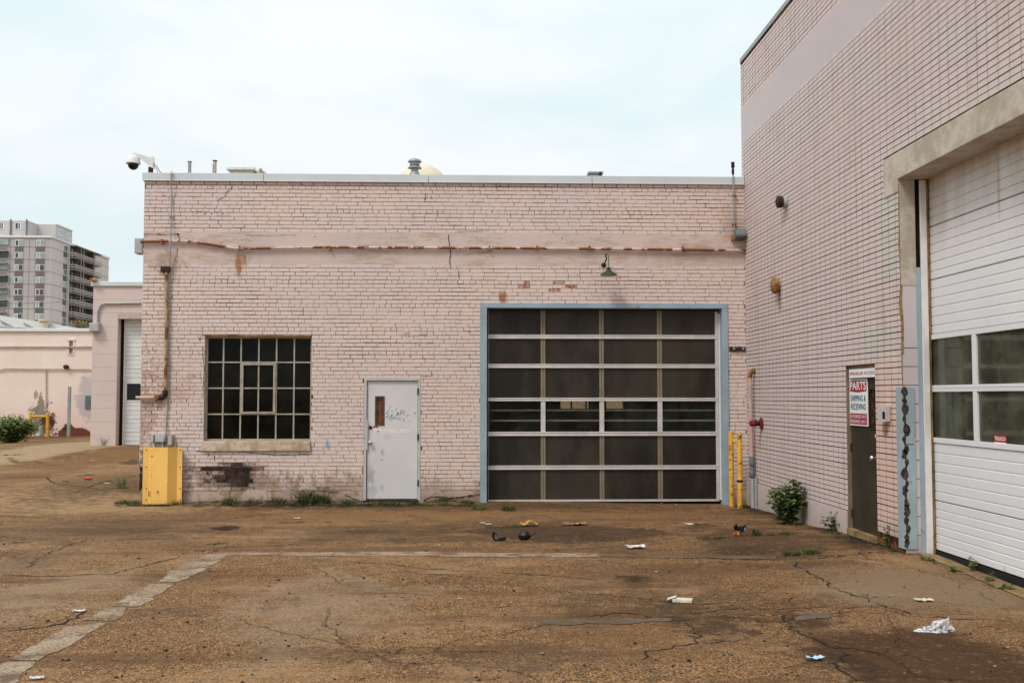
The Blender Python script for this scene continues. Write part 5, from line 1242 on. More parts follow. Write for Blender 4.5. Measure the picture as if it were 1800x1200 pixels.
for k in range(6):
    z = lv[2] + .06 + k * .09; MB().obox(((lv[0] + lv[1]) / 2, WY + .06, z + .03), ((lv[1] - lv[0]) / 2 - .065, 0, 0), (0, .05, -.03), (0, .006, .012)).build('slat', M_PIPE3, fr)
MB().box(lv[0], lv[1], WY + .12, WY + .14, lv[2], lv[3]).build('backing', M_DARK, fr)
t = thing('pipe', 'thin straight brownish pipe high across the salmon wall, level with the louvre', 'pipe', sq(60, 609)); MB().tube([sq(-120, 609.5, WY - .06), sq(163, 609.5, WY - .06)], .035, 8).build('pipe_run', M_PIPE3, t, smooth=True)
t = thing('pipe', 'lower thin brown pipe on the salmon wall with a drop pipe going down', 'pipe', sq(80, 649)); MB().tube([sq(-120, 652, WY - .06), sq(0, 650, WY - .06), sq(10, 648, WY - .06), sq(163, 649, WY - .06)], .028, 8).build('pipe_run', M_PIPE3, t, smooth=True)
MB().tube([sq(81, 649, WY - .05), sq(81, 722, WY - .05)], .025, 8).build('drop_pipe', M_PIPE3, t, smooth=True)
q = sq(116, 644, WY - .1); t = thing('wall_lamp', 'small dark round lamp on the salmon wall under the louvre', 'lamp', q); MB().lathe(q, [(.02, .08), (.10, .05), (.12, -.02), (.07, -.09), (.02, -.1)], 14).build('lamp_body', M_RUSTD, t, smooth=True)
q = sq(155, 716, WY); t = thing('wall_plaque', 'small dark square plate on the grey patch of the salmon wall', 'plate', q); MB().box(q.x - .12, q.x + .35, WY - .05, WY - .005, sq(150, 718).z, sq(150, 695).z).build('plate', M_DKBOX, t)
# H shaped yellow guard
hy = WY - .9; a0 = sq(53, 766, hy); a1 = sq(83, 766, hy); t = thing('pipe_guard', 'H shaped yellow pipe barrier in front of the salmon wall', 'barrier', ((a0.x + a1.x) / 2, hy, 0))
for a_, tp_ in ((a0, 723.5), (a1, 724.5)): zt = sq(60, tp_, hy).z; MB().lathe((a_.x, hy, 0), [(.065, -.2), (.065, zt - .03), (.03, zt)], 16).build('post', M_YEL, t, smooth=True)
zq = sq(60, 731.5, hy).z; MB().tube([(a0.x, hy, zq), (a1.x, hy, zq)], .05, 12).build('rail', M_YEL, t, smooth=True)
t = thing('pipe', 'pale pipe stub rising between the legs of the H shaped barrier', 'pipe', (sq(72, 762, WY - .3).x, WY - .3, 0)); q = sq(72, 748, WY - .3); MB().tube([(q.x, WY - .3, -.1), q], .08, 12).build('pipe_run', M_GREYBOX, t, smooth=True)
py_ = WY - 1.0; q = sq(120.5, 766, py_); zt = sq(120, 679, py_).z; t = thing('steel_post', 'tall plain grey steel post standing before the salmon wall', 'post', (q.x, py_, 0))
MB().box(q.x - .055, q.x + .055, py_ - .055, py_ + .055, -.1, zt).build('post', M_GALV, t, bevel=.008); MB().box(q.x - .22, q.x - .056, py_ - .04, py_ + .04, sq(120, 756, py_).z, sq(120, 750, py_).z).build('bracket', M_RUSTD, t)
# white gabled greenhouse-like roof behind
gyy = 62.0
gb = thing('gabled_building', 'building with a low white gabled roof behind the salmon wall', 'building', (sq(0, 700, gyy).x, gyy, 0))
A = sq(-60, 549, gyy); B = sq(132, 580, gyy); Cc = sq(-300, 590, gyy)
mb = MB(); zz_ = B.z - .1
mb.face([(Cc.x, gyy, 0), (B.x, gyy, 0), (B.x, gyy, B.z), (A.x, gyy, A.z), (Cc.x, gyy, B.z)]); mb.box(B.x - .2, B.x, gyy + .1, gyy + 20, 0, B.z - .2); mb.build('wall', M_WHITE, gb)
mb = MB(); n_ = (A - B).normalized(); up = Vector((0, 0, .12))
mb.face([B, A, A + Vector((0, 24, 0)), B + Vector((0, 24, 0))]); mb.face([A, (Cc.x, gyy, B.z), (Cc.x, gyy + 24, B.z), A + Vector((0, 24, 0))])
o = mb.build('roof', M_WHITE, gb); so = o.modifiers.new('solid', 'SOLIDIFY'); so.thickness = .15
for (a_, b_) in (((0, 563), (30, 578)), ((0, 574), (75, 577)), ((42, 568), (62, 578))): MB().tube([sq(*a_, gyy - .1), sq(*b_, gyy - .1)], .05, 6).build('seam', M_GALV, gb)
q = sq(81, 566, gyy); MB().lathe((q.x, gyy - .3, 0), [(.24, sq(81, 582, gyy).z), (.24, q.z), (.32, q.z + .02), (.32, q.z + .14)], 14).build('flue', M_TANK, gb, smooth=True)

# ------------------------------------------------------------------ apartment tower
TY = 220.0
def tq(px, py, Y=TY): return Vector(onY(px, py, Y))
tc_ = tq(89.5, 418); TX = tc_.x; tzt = tc_.z
TYE = onX(191, 455, TX)[1]
def towermat(n, a, b):
    m = Mat(n, .85, 0, .15); m.col(m.mix(m.step(m.noise(.12, 4), .35, .65), a, b)); return m.m
M_T1 = towermat('tower_grey_panel', (.46, .435, .44), (.51, .48, .475)); M_T2 = towermat('tower_pale_panel', (.68, .65, .62), (.63, .60, .57)); M_T3 = towermat('tower_spandrel', (.19, .16, .155), (.16, .135, .13))
M_TW = simple('tower_window_frame', (.75, .76, .78), .5); M_TG = simple('tower_glass_dark', (.06, .07, .08), .15, 0, .3, .5, spec=.5); M_TG2 = simple('tower_glass_curtain', (.36, .42, .42), .3, 0, .2, .5); M_TR = simple('tower_rail_grey', (.24, .22, .21), .6); M_TS = simple('tower_slab', (.35, .32, .30), .8)
tw = thing('apartment_tower', 'tall grey apartment tower with side balconies at the far left', 'building', (TX - 10, TY, 0))
mb = MB(); FH = 21.55 * TY / FPX
mb.box(TX - 40, TX, TY, TYE, -1, tzt, 0); mb.box(TX, TX + .05, TY, TYE, -1, tzt, 1)
# raised corner strip + panel joints
for k in range(1, 13):
    z = tzt - .55 - k * FH + 1.2
    mb.box(TX - 40, TX, TY - .06, TY - .001, z - .04, z + .04, 2); mb.box(TX + .051, TX + .1, TY, TYE, z - .04, z + .04, 2)
for px in (16.5, 50, 61): q = tq(px, 500); mb.box(q.x - .05, q.x + .05, TY - .06, TY - .001, -1, tzt, 2)
mb.build('wall', [M_T1, M_T2, simple('tower_joint', (.36, .33, .33), .9)], tw)
MB().box(TX - 40.2, TX + .3, TY - .25, TYE, tzt + .001, tzt + .45).build('parapet', M_TW, tw)
rnd = random.Random(3)
for (pa, pb) in ((27, 41.5), (64.5, 79)):
    for k in range(8):
        y0_, y1_ = 421.5 + k * 21.55, 432.5 + k * 21.55
        xa_, xb_ = tq(pa - k * .4, y0_).x, tq(pb - k * .4, y0_).x; za_, zb_ = tq(30, y1_).z, tq(30, y0_).z
        wf = MB().box(xa_, xb_, TY - .12, TY - .065, za_, zb_).build('window', M_TW, tw); s1 = xa_ + (xb_ - xa_) * .46
        MB().box(xa_ + .14, s1 - .1, TY - .14, TY - .121, za_ + .15, zb_ - .15).build('pane', M_TG if rnd.random() < .5 else M_TG2, wf); MB().box(s1 + .06, xb_ - .06, TY - .14, TY - .121, za_ + .1, zb_ - .1).build('pane', M_TG if rnd.random() < .5 else M_TG2, wf)
        MB().box(xa_, xb_, TY - .11, TY - .064, za_ - FH + (zb_ - za_) + .02, za_ - .02).build('spandrel', M_T3, tw)
# balconies on the camera side, left edge
q = tq(15.5, 430)
for k in range(9):
    zt_, zb_ = tq(5, 441 + 21.55 * k - 9).z, tq(5, 441 + 21.55 * k).z
    zslab = tq(5, 440.5 + k * 21.55).z
    MB().box(q.x - 8, q.x, TY - .25, TY - .062, zslab + 1.2, zslab + FH - .15).build('balcony_opening', M_TG if k % 2 else M_TG2, tw)
    MB().box(q.x - 8, q.x - .01, TY - .9, TY - .062, zslab - .25, zslab).build('balcony_slab', M_TS, tw)
    bl = MB().box(q.x - 8, q.x - .01, TY - .9, TY - .82, zslab + .0, zslab + .85).build('balcony_rail', M_TR, tw)
# side window column
ya_, yb_ = onX(111, 450, TX)[1], onX(117, 450, TX)[1]
for k in range(8):
    zs = tzt - .45 - k * FH; wf = MB().box(TX + .06, TX + .14, ya_, yb_, zs - 1.45, zs - .1).build('window', M_TW, tw); MB().box(TX + .141, TX + .18, ya_ + .15, yb_ - .15, zs - 1.3, zs - .25).build('pane', M_TG2 if k % 2 else M_TG, wf); MB().box(TX + .06, TX + .13, ya_, yb_, zs - FH - .08, zs - 1.47).build('spandrel', M_T3, tw)
MB().box(TX + .051, TX + .5, yb_ + .2, yb_ + .6, -1, tzt - .1).build('pillar', M_T2, tw)
# side balconies
BX = TX + 1.65; y1b = onX(118.2, 450, TX)[1] + .1; y2b = onX(179, 460, BX)[1]; yd1 = onX(147.6, 450, BX)[1]; yd2 = onX(166, 450, BX)[1]
MB().box(TX + .051, BX + .15, y1b, y2b, tzt - .35, tzt - .2).build('balcony_roof', M_TS, tw)
for yv in (y1b + 3.6, yd1, yd2): MB().box(BX - .12, BX + .03, yv - .12, yv + .12, -1, tzt - .36).build('pillar', M_TS, tw)
for yv in (yd1, yd2, (y1b + yd1) / 2): MB().box(TX + .06, BX - .2, yv + .2, yv + .3, -1, tzt - .4).build('balcony_divider', M_T3, tw)
MB().box(TX + .055, TX + .10, y1b, y2b, -1, tzt - .4).build('balcony_back_wall', simple('brown_back_wall', (.19, .165, .15), .9, 0, .2, .3), tw)
for k in range(8):
    zs = tzt - .3 - (k + 1) * FH; ye = y2b if k < 2 else yd2 + 1.2
    sl_ = MB().box(TX + .11, BX, y1b, ye, zs - .14, zs).build('balcony_slab', M_TS, tw)
    for h_ in (.22, .5, .78, 1.0):
        mb = MB(); mb.box(BX - .05, BX, y1b, ye, zs + h_ - .075, zs + h_ + .075); mb.box(TX + .11, BX - .05, y1b, y1b + .06, zs + h_ - .075, zs + h_ + .075); mb.build('rail', M_T2 if h_ in (.5, 1.0) else M_TR, sl_)
    for yv in (y1b + 1.5, y1b + 6): MB().box(TX + .101, TX + .14, yv, yv + 1.6, zs + .05, zs + 2.1).build('balcony_door', M_TG if k % 3 else M_TG2, tw)
    MB().obox((TX + .3, y1b + 2.0, zs + 1.1), (.1, 0, 0), (0, .08, 0), (0, 0, 1.05)).build('post', M_T2, tw)
# penthouse storeys set back
PY1 = 232.0; p1 = tq(50, 388, PY1); X1 = p1.x; z1_ = p1.z; PY2 = onX(66, 394, X1)[1]; p2 = tq(98, 394, PY2); X2 = p2.x; PY3 = onX(127, 405, X2)[1]
mb = MB(); mb.box(TX - 45, X1, PY1, PY2, tzt - 1, z1_); mb.box(X1 + .001, X2, PY2, PY3, tzt - 1, z1_ - .002); mb.box(X1 - 20, X1 - .001, PY2 + .001, PY3, tzt - 1, z1_ - .003)
mb.box(X1, X2, PY2 - .05, PY2 - .001, z1_ - FH - .3, z1_ - FH - .22, 1); mb.box(X2 + .001, X2 + .05, PY2, PY3, z1_ - FH - .3, z1_ - FH - .22, 1)
mb.build('penthouse', [M_T1, simple('tower_joint_dark', (.2, .18, .18), .9)], tw, label='set-back top storeys of the tower')
MB().box(X1 - 20, X2 + .2, PY1 + 5, PY3, z1_ + .001, z1_ + .2).build('parapet', M_TW, tw)
for px in (19.5, 47.5): q = tq(px, 390, PY1); MB().box(q.x - .12, q.x + .12, PY1 - .3, PY1 - .001, tzt, z1_ + .3).build('pillar', M_T3, tw)
for (pa, pb) in ((-3, 7.5), (27, 37.5)):
    for k in range(2):
        za_, zb_ = tq(30, 403.5 + k * 21.5, PY1).z, tq(30, 391.5 + k * 21.5, PY1).z
        wf = MB().box(tq(pa, 400, PY1).x, tq(pb, 400, PY1).x, PY1 - .1, PY1 - .002, za_, zb_).build('window', M_TW, tw); a_, b_ = tq(pa, 400, PY1).x, tq(pb, 400, PY1).x
        for s0, s1 in ((.06, .44), (.56, .8)): MB().box(a_ + (b_ - a_) * s0, a_ + (b_ - a_) * s1, PY1 - .13, PY1 - .101, za_ + .12, zb_ - .08).build('pane', M_TG, wf)
for pa, pb in ((103, 110), (117, 123.5)):
    for k in range(2):
        ya2, yb2 = onX(pa, 410, X2)[1], onX(pb, 410, X2)[1]; zz = z1_ - .7 - k * FH
        wf = MB().box(X2 + .001, X2 + .08, ya2, yb2, zz - 1.5, zz).build('window', M_TW, tw); MB().box(X2 + .081, X2 + .11, ya2 + .2, yb2 - .2, zz - 1.35, zz - .15).build('pane', M_TG2, wf)
q = tq(36, 387, PY1 + 3); MB().lathe((q.x, PY1 + 3, z1_), [(.45, 0), (.42, .35), (.2, .55)], 12).build('roof_fan', M_TR, tw, smooth=True)
# overhead cable
t = thing('overhead_cable', 'thin dark cable crossing in front of the apartment tower', 'cable', tq(50, 533, 90))
pts = [tq(-60, 528.5, 90), tq(0, 531.5, 90), tq(40, 533, 90), tq(90, 531.5, 90), tq(160, 527, 90)]
MB().tube(pts, .022, 6).build('cable_run', M_DKBOX, t)

# ------------------------------------------------------------------ plants
def leafmat(name, a, b, c):
    m = Mat(name, .55, 0, .25)
    at = m.n('ShaderNodeAttribute', attribute_name='col'); sp = m.n('ShaderNodeSeparateColor'); m.L(at.outputs['Color'], sp.inputs[0])
    k = m.mix(sp.outputs[0], a, b); k = m.mix(m.step(sp.outputs[0], .85, .95), k, c); m.col(k)
    m.b.inputs['Subsurface Weight'].default_value = 0
    return m.m
M_LEAF = leafmat('vine_leaf', (.022, .045, .012), (.085, .115, .030), (.17, .19, .05))
M_GRASS = leafmat('grass_blade', (.022, .035, .010), (.09, .105, .028), (.2, .18, .06))
M_BUSH = leafmat('bush_leaf', (.05, .09, .015), (.17, .22, .05), (.30, .32, .10))
M_STEM = simple('green_stem', (.10, .10, .04), .8, 0, .2, 20)
M_BARK = simple('bark', (.09, .065, .045), .9, 0, .25, 6)
def leaf(mb, p, s, rnd, flat=.5, lobed=True):
    a = rnd.uniform(0, 6.283); el = rnd.uniform(-.5, .9)
    d = Vector((math.cos(a) * math.cos(el), math.sin(a) * math.cos(el), math.sin(el) * flat)).normalized()
    up = Vector((rnd.uniform(-.5, .5), rnd.uniform(-.9, .1), 1)); sd = d.cross(up).normalized(); n = sd.cross(d).normalized()
    mb.col = (rnd.random(), 0, 0, 1)
    b = mb.vs([p, p + d * s * .35 + sd * s * .42 + n * s * .05, p + d * s * .55 + sd * s * .22, p + d * s * 1.0 - n * s * .15, p + d * s * .55 - sd * s * .22, p + d * s * .35 - sd * s * .42 + n * s * .05])
    mb.f += [(b, b + 1, b + 2, b + 3), (b, b + 3, b + 4, b + 5)]; mb.m += [0, 0]; mb.col = (0, 0, 0, 1)
def plant(name, label, cat, base, w_, h, nst, nl, ls, seed, mat=None, lean=(0, 0), group=None, depth=None):
    rnd = random.Random(seed); t = thing(name, label, cat, base, group); st = MB(); lf = MB(); base = Vector(base); depth = depth or w_
    for i in range(nst):
        a = rnd.uniform(0, 6.283); r = rnd.random() ** .5; top = base + Vector((math.cos(a) * r * w_ / 2 + lean[0], math.sin(a) * r * depth / 2 + lean[1], h * (1 - .45 * r * rnd.uniform(.5, 1.4)) * rnd.uniform(.7, 1.05)))
        mid = base.lerp(top, .5) + Vector((rnd.uniform(-.1, .1) * w_, rnd.uniform(-.1, .1) * w_, h * .08)); path = [base + Vector((rnd.uniform(-.1, .1) * w_, rnd.uniform(-.1, .1) * depth, -.02)), mid, top]
        st.tube(path, [.006 * h + .002, .004 * h + .0015, .001], 5)
        for k in range(nl):
            u = rnd.uniform(.12, 1); p = path[0].lerp(mid, u * 2) if u < .5 else mid.lerp(top, u * 2 - 1)
            p = p + Vector((rnd.gauss(0, .09) * w_, rnd.gauss(0, .09) * depth, rnd.gauss(0, .05) * h)); p.z = max(p.z, base.z + .01)
            leaf(lf, p, ls * rnd.uniform(.6, 1.25), rnd)
    st.build('stem', M_STEM, t); lf.build('foliage', mat or M_LEAF, t); return t
b = onX(1424, 912, XR); plant('climbing_shrub', 'dark leafy self-sown shrub against the side wall plinth', 'shrub', (XR - .26, b[1] + .15, gh(XR - .26, b[1])), .50, .70, 30, 46, .075, 1, depth=.5)
q = onG(1452, 925); plant('weed_plant', 'yellow green weed with upright stems left of the dark parts door', 'weed', (q.x, q.y + .1, q.z), .26, .42, 9, 20, .05, 2, M_BUSH)
q = onG(1472, 934); plant('weed_plant', 'low dark leafy weed hugging the plinth right beside the dark parts door', 'weed', (q.x, q.y + .1, q.z), .30, .26, 9, 18, .045, 3)
q = onG(1566, 962); plant('weed_plant', 'dark weed at the foot of the brick strip between dark door and steel guard', 'weed', (q.x, q.y + .05, q.z), .22, .26, 8, 16, .05, 4)
for i, (px, py, w_, h, lb) in enumerate(((1708, 1004, .12, .20, 'small bright weed sprouting midway along the white garage door sill'), (1630, 985, .16, .05, 'flat weed at the far end of the white garage door sill'), (1737, 1021, .16, .08, 'low weed in the sill gap just right of the bright sprouting weed'), (1768, 1036, .16, .07, 'trailing weed at the sill near the right edge of the picture'), (1675, 1004, .07, .07, 'tiny weed seedling on the concrete garage apron'))):
    q = onG(px, py); plant('weed_plant', lb, 'weed', q, w_, h, 5, 9, .035, 20 + i, M_BUSH if i in (0, 4) else M_LEAF, group='weeds along the white garage door')
# far left bush
q = onG(5, 779); plant('bush', 'round bright green bush at the left edge in front of the salmon wall', 'bush', (onY(2, 779, q.y)[0], q.y + .8, q.z), 1.75, 1.05, 90, 46, .12, 7, M_BUSH, depth=1.6)
# tree glimpsed behind the tower foot
q = Vector(onY(146, 572, 130)); t = thing('tree', 'golden green tree crown peeking between tower balconies and block building', 'tree', (q.x, 130, 0)); rnd = random.Random(5)
MB().tube([(q.x, 130, -.1), (q.x + .1, 130, q.z * .5), (q.x, 130, q.z)], [.25, .17, .06], 8).build('trunk', M_BARK, t, smooth=True)
lf = MB(); br = MB()
for i in range(26):
    a = rnd.uniform(0, 6.283); el = rnd.uniform(-.3, 1.3); c_ = Vector((q.x, 130, q.z - .6)) + Vector((math.cos(a) * math.cos(el) * 1.4, math.sin(a) * math.cos(el) * 1.4, math.sin(el) * 1.25)) * rnd.uniform(.5, 1.05); br.tube([(q.x, 130, q.z - 1.4), c_], [.05, .015], 5)
    for k in range(60): leaf(lf, c_ + Vector((rnd.gauss(0, .28), rnd.gauss(0, .28), rnd.gauss(0, .22))), .17, rnd)
br.build('limb', M_BARK, t); lf.build('crown', leafmat('autumn_leaf', (.12, .10, .02), (.34, .25, .06), (.6, .5, .3)), t)

def tuft(mb, p, n, h, spread, rnd, wd=.006):
    for i in range(n):
        a = rnd.uniform(0, 6.283); r = rnd.random() ** .6 * spread; b0_ = Vector(p) + Vector((math.cos(a) * r, math.sin(a) * r * .6, 0)); b0_.z = gh(b0_.x, b0_.y) - .003
        if b0_.y > FY - .03 and b0_.x > XL: b0_.y = FY - .03 - rnd.random() * .1
        hh = h * rnd.uniform(.4, 1.15); ln = Vector((rnd.gauss(0, .38), rnd.gauss(0, .38), 1)) * hh; ww = Vector((math.cos(a + 1.2), math.sin(a + 1.2), 0)) * wd * rnd.uniform(.6, 1.3)
        mid = b0_ + ln * .55; tip = b0_ + ln + Vector((ln.x * .6, ln.y * .6, -hh * .18)); mb.col = (rnd.random(), 0, 0, 1)
        k = mb.vs([b0_ - ww / 2, b0_ + ww / 2, mid + ww * .4, mid - ww * .4, tip]); mb.f += [(k, k + 1, k + 2, k + 3), (k + 3, k + 2, k + 4)]; mb.m += [0, 0]
    mb.col = (0, 0, 0, 1)
gr = MB(); rnd = random.Random(12)
def gline(a, b, n, h, sp, blades):
    A, B = onG(*a), onG(*b)
    for i in range(n):
        p = A.lerp(B, rnd.random()); tuft(gr, p, int(blades * rnd.uniform(.3, 1.5)), h * rnd.uniform(.5, 1.3), sp, rnd)
for a, b, n, h, sp, bl in (((322, 885), (640, 888), 60, .06, .10, 26), ((640, 888), (740, 887), 22, .05, .09, 30), ((740, 888), (845, 890), 24, .055, .09, 26), ((218, 889), (300, 889), 30, .045, .09, 60), ((262, 887), (318, 887), 16, .06, .08, 40), ((390, 887), (420, 888), 6, .07, .08, 40),
        ((440, 945), (460, 942), 0, .05, .05, 20), ((680, 980), (720, 981), 3, .03, .06, 18), ((870, 897), (905, 898), 8, .04, .07, 40), ((950, 898), (985, 898), 5, .03, .06, 20), ((488, 919), (530, 918), 12, .022, .07, 40), ((570, 918), (590, 918), 4, .02, .06, 20),
        ((690, 918), (780, 913), 10, .015, .06, 20), ((860, 928), (925, 925), 16, .035, .08, 30), ((365, 958), (395, 954), 8, .022, .07, 30), ((20, 954), (48, 953), 6, .02, .08, 30), ((60, 965), (85, 964), 4, .015, .08, 20),
        ((1220, 923), (1255, 921), 8, .035, .07, 26), ((1236, 950), (1275, 946), 9, .06, .08, 20), ((1320, 942), (1335, 940), 7, .12, .05, 22), ((1345, 941), (1358, 940), 3, .06, .05, 16), ((1375, 940), (1398, 938), 5, .07, .06, 22), ((1385, 976), (1432, 972), 16, .07, .10, 40), ((1070, 952), (1090, 951), 4, .02, .05, 20), ((1450, 935), (1480, 940), 8, .04, .06, 20),
        ((1520, 945), (1550, 957), 8, .03, .06, 20), ((130, 838), (165, 834), 8, .03, .1, 40), ((112, 845), (120, 850), 3, .04, .08, 30), ((115, 806), (160, 790), 8, .04, .12, 30), ((0, 800), (35, 800), 5, .04, .12, 30), ((15, 806), (30, 815), 5, .06, .12, 30), ((60, 812), (78, 814), 4, .04, .1, 30),
        ((1640, 988), (1800, 1050), 16, .02, .05, 12), ((1520, 1045), (1540, 1050), 3, .02, .05, 16), ((205, 889), (225, 892), 4, .03, .08, 30), ((870, 955), (905, 955), 3, .012, .05, 20), ((1215, 1118), (1225, 1120), 3, .015, .04, 16), ((100, 868), (150, 870), 4, .02, .1, 20), ((50, 882), (100, 884), 4, .02, .1, 20)): gline(a, b, n, h, sp, bl)
gr.build('grass', M_GRASS, kind='stuff')
def clump(px, py, w_, h, n, lb, sd, mat=M_GRASS, wd=.008, grp='grass clumps rooted at the wall foot'):
    h *= 1.3; n = int(n * 1.3); w_ *= 1.1
    global rnd
    q = onG(px, py); q.y = min(q.y, FY - .05) if px > 250 and q.y < 18.5 else q.y; r2 = random.Random(sd); mb = MB()
    for i in range(n): tuft(mb, q, 1, h, w_ / 2, r2, wd)
    for i in range(n // 4):
        p = q + Vector((r2.gauss(0, w_ * .2), r2.uniform(-.5, .2) * w_ * .3, r2.uniform(.02, h * .7))); leaf(mb, p, h * .16, r2)
    o = mb.build('grass_clump', mat, loc=tuple(q)); tag(o, lb, 'grass', grp)
clump(540, 886, .30, .24, 190, 'tall bushy grass clump at the wall foot midway between grid window and grey door', 1)
clump(567, 886, .26, .17, 140, 'dark grass clump just right of the tallest one by the wall', 2)
clump(488, 885, .24, .12, 90, 'low grass clump under the right end of the grid window', 3)
clump(403, 886, .22, .12, 90, 'grass clump at the wall foot below the black soot stain', 4)
clump(675, 886, .5, .10, 130, 'dark grass clump under the left side of the grey door', 5)
clump(725, 887, .16, .10, 60, 'small light green clump under the right side of the grey door', 6)
clump(778, 884, .24, .13, 100, 'grass clump between the grey door and the blue garage frame', 7)
clump(893, 897, .20, .09, 90, 'dark round tuft in front of the first garage column', 8)
clump(844, 896, .24, .07, 70, 'flat tuft at the foot of the left blue frame post', 11)
clump(214, 858, .16, .26, 60, 'thin yellowish tall weed standing left of the yellow guard panel', 9, M_BUSH, .006)
clump(184, 783, .28, .26, 80, 'dry green weed at the foot of the pink block wall', 10)
clump(448, 886, .22, .09, 60, 'sparse tuft at the wall foot between the soot stain clump and the window corner clump', 21)
clump(612, 887, .24, .11, 80, 'sparse tuft at the wall foot just left of the grey door frame', 22)
clump(820, 886, .22, .09, 70, 'thin tuft at the wall foot close to the blue garage frame', 23)
clump(230, 886, .5, .08, 200, 'spreading green mat at the left foot of the yellow guard panel', 12)
clump(300, 887, .4, .09, 170, 'spreading green mat at the right foot of the yellow guard panel', 13)

# ------------------------------------------------------------------ litter
def crumple(px, py, w_, d_, h, mat, label, cat, seed, rot=0, curl=0, name='litter', n=12, rough=.5, thick=.002, fold=None):
    q = onG(px, py); w_ *= .82; d_ *= .82; rnd = random.Random(seed); mb = MB(); ids = {}; off = Vector((seed * 3.1, seed * 1.7, 0)); c_, s_ = math.cos(rot), math.sin(rot)
    for j in range(n + 1):
        for i in range(n + 1):
            u, v = i / n - .5, j / n - .5
            e = noise.noise(Vector((u * 4, v * 4, 0)) + off); e2 = noise.noise(Vector((u * 9, v * 9, 5)) + off)
            ed = 1 + .18 * noise.noise(Vector((math.atan2(v, u) * 2, 0, 9)) + off)
            x = u * w_ * ed + e2 * w_ * .06; y = v * d_ * ed; z = (.5 + e) * h * rough + abs(e2) * h * rough + curl * (abs(u) * 2) ** 2 * h
            if fold: z += h * max(0, 1 - abs(u - fold) * 3)
            ids[i, j] = mb.vs([(x * c_ - y * s_, x * s_ + y * c_, z + .004)])
    for j in range(n):
        for i in range(n): mb.f.append((ids[i, j], ids[i + 1, j], ids[i + 1, j + 1], ids[i, j + 1])); mb.m.append(0)
    o = mb.build(name, mat); o.location = (q.x, q.y, q.z + .006); so = o.modifiers.new('solid', 'SOLIDIFY'); so.thickness = thick
    return tag(o, label, cat)
M_PAPER = simple('paper', (.62, .62, .64), .6, 0, .25, 20); M_PAPB = simple('bluish_paper', (.60, .68, .74), .5, 0, .2, 30, c2=(.4, .6, .75)); M_CRM = simple('cream_paper', (.66, .60, .48), .7, 0, .15, 20)
M_ORG = simple('yellow_wrapper', (.55, .27, .05), .5, 0, .25, 14, rust=.5, rc=(.2, .07, .03)); M_TAN = simple('brown_printed_wrapper', (.40, .22, .12), .6, 0, .3, 20, rust=.7, rc=(.10, .05, .05)); M_BAG = simple('black_bag', (.010, .010, .012), .4, 0, .3, 20)
crumple(1117, 963.5, .25, .16, .035, M_PAPER, 'flat white paper lying near the concrete strip, right of the black scraps', 'paper', 1, .1, .4, 'paper')
crumple(1212, 922, .12, .10, .015, M_PAPER, 'small white paper by a grass tuft in front of the third garage column', 'paper', 2, .2, 0, 'paper')
crumple(848, 920, .07, .07, .015, M_PAPER, 'small white scrap, left of two scraps near the yellow wrapper', 'paper', 3, .2, 0, 'paper'); crumple(858, 922, .10, .06, .012, M_PAPER, 'small white scrap between the tiny scrap and the grass by the yellow wrapper', 'paper', 4, .1, 0, 'paper')
crumple(929, 924, .27, .20, .05, M_ORG, 'crumpled yellow food wrapper on the crack before the garage door', 'wrapper', 5, .1, .2, 'wrapper', fold=.1)
crumple(1008, 923, .42, .20, .045, M_TAN, 'torn brown printed wrapper right of the yellow wrapper', 'wrapper', 6, .05, .3, 'wrapper')
# folded white carton
q = onG(1200, 1058); t = thing('carton', 'small cream flattened carton lying in the middle of the yard', 'carton', q)
MB().obox(q + Vector((0, 0, .018)), Vector((.075, -.025, 0)), Vector((.014, .045, 0)), Vector((0, 0, .013))).build('carton_body', M_CRM, t, bevel=.003); MB().obox(q + Vector((-.085, .03, .034)), Vector((.035, -.01, .012)), Vector((.012, .04, 0)), Vector((0, 0, .0015))).build('carton_flap', M_PAPER, t)
q = onG(1648, 1109); mb = MB(); rg = []
for i in range(15):
    th = math.pi * .5 * i / 14; row = []
    for k in range(34):
        a_ = 2 * math.pi * k / 34; d_ = Vector((math.cos(a_) * math.cos(th), math.sin(a_) * math.cos(th), math.sin(th)))
        e = 1 + .45 * noise.noise(d_ * 2.1 + Vector((3, 1, 0))) + .28 * abs(noise.noise(d_ * 6)) - .1
        tail = 1 + (.75 if math.cos(a_) < -.8 and th < .5 else 0) * (1 - th * 2)
        row.append((d_.x * .105 * e * tail, d_.y * .055 * e, d_.z * .075 * e * (1 + .5 * d_.x) + .001))
    rg.append(mb.vs(row))
for i in range(14):
    for k in range(34): mb.f.append((rg[i] + k, rg[i] + (k + 1) % 34, rg[i + 1] + (k + 1) % 34, rg[i + 1] + k)); mb.m.append(0)
bagm = Mat('dirty_white_plastic', .35, 0, .4); bagm.col(bagm.mix(bagm.step(bagm.noise(34, 5, .7, bagm.obj), .50, .60), (.66, .66, .69), (.16, .17, .20)))
o = mb.build('plastic_bag', bagm.m); o.location = q; tag(o, 'crumpled white plastic bag on the dark asphalt at the right', 'bag')
crumple(1432, 1160, .13, .07, .02, M_PAPB, 'pale blue paper scrap near the bottom cracks', 'paper', 9, .1, .5, 'paper')
crumple(1624, 1056.5, .17, .09, .018, M_CRM, 'flattened cream and brown carton scrap on the paler asphalt', 'carton', 10, .1, .2, 'flattened_carton')
crumple(65, 1194, .10, .05, .015, M_PAPER, 'white scrap at the bottom left corner', 'paper', 11, .2, .3, 'paper'); crumple(139, 1075, .11, .06, .012, M_PAPER, 'thin white scrap left of the diagonal concrete strips', 'paper', 12, .1, .3, 'paper')
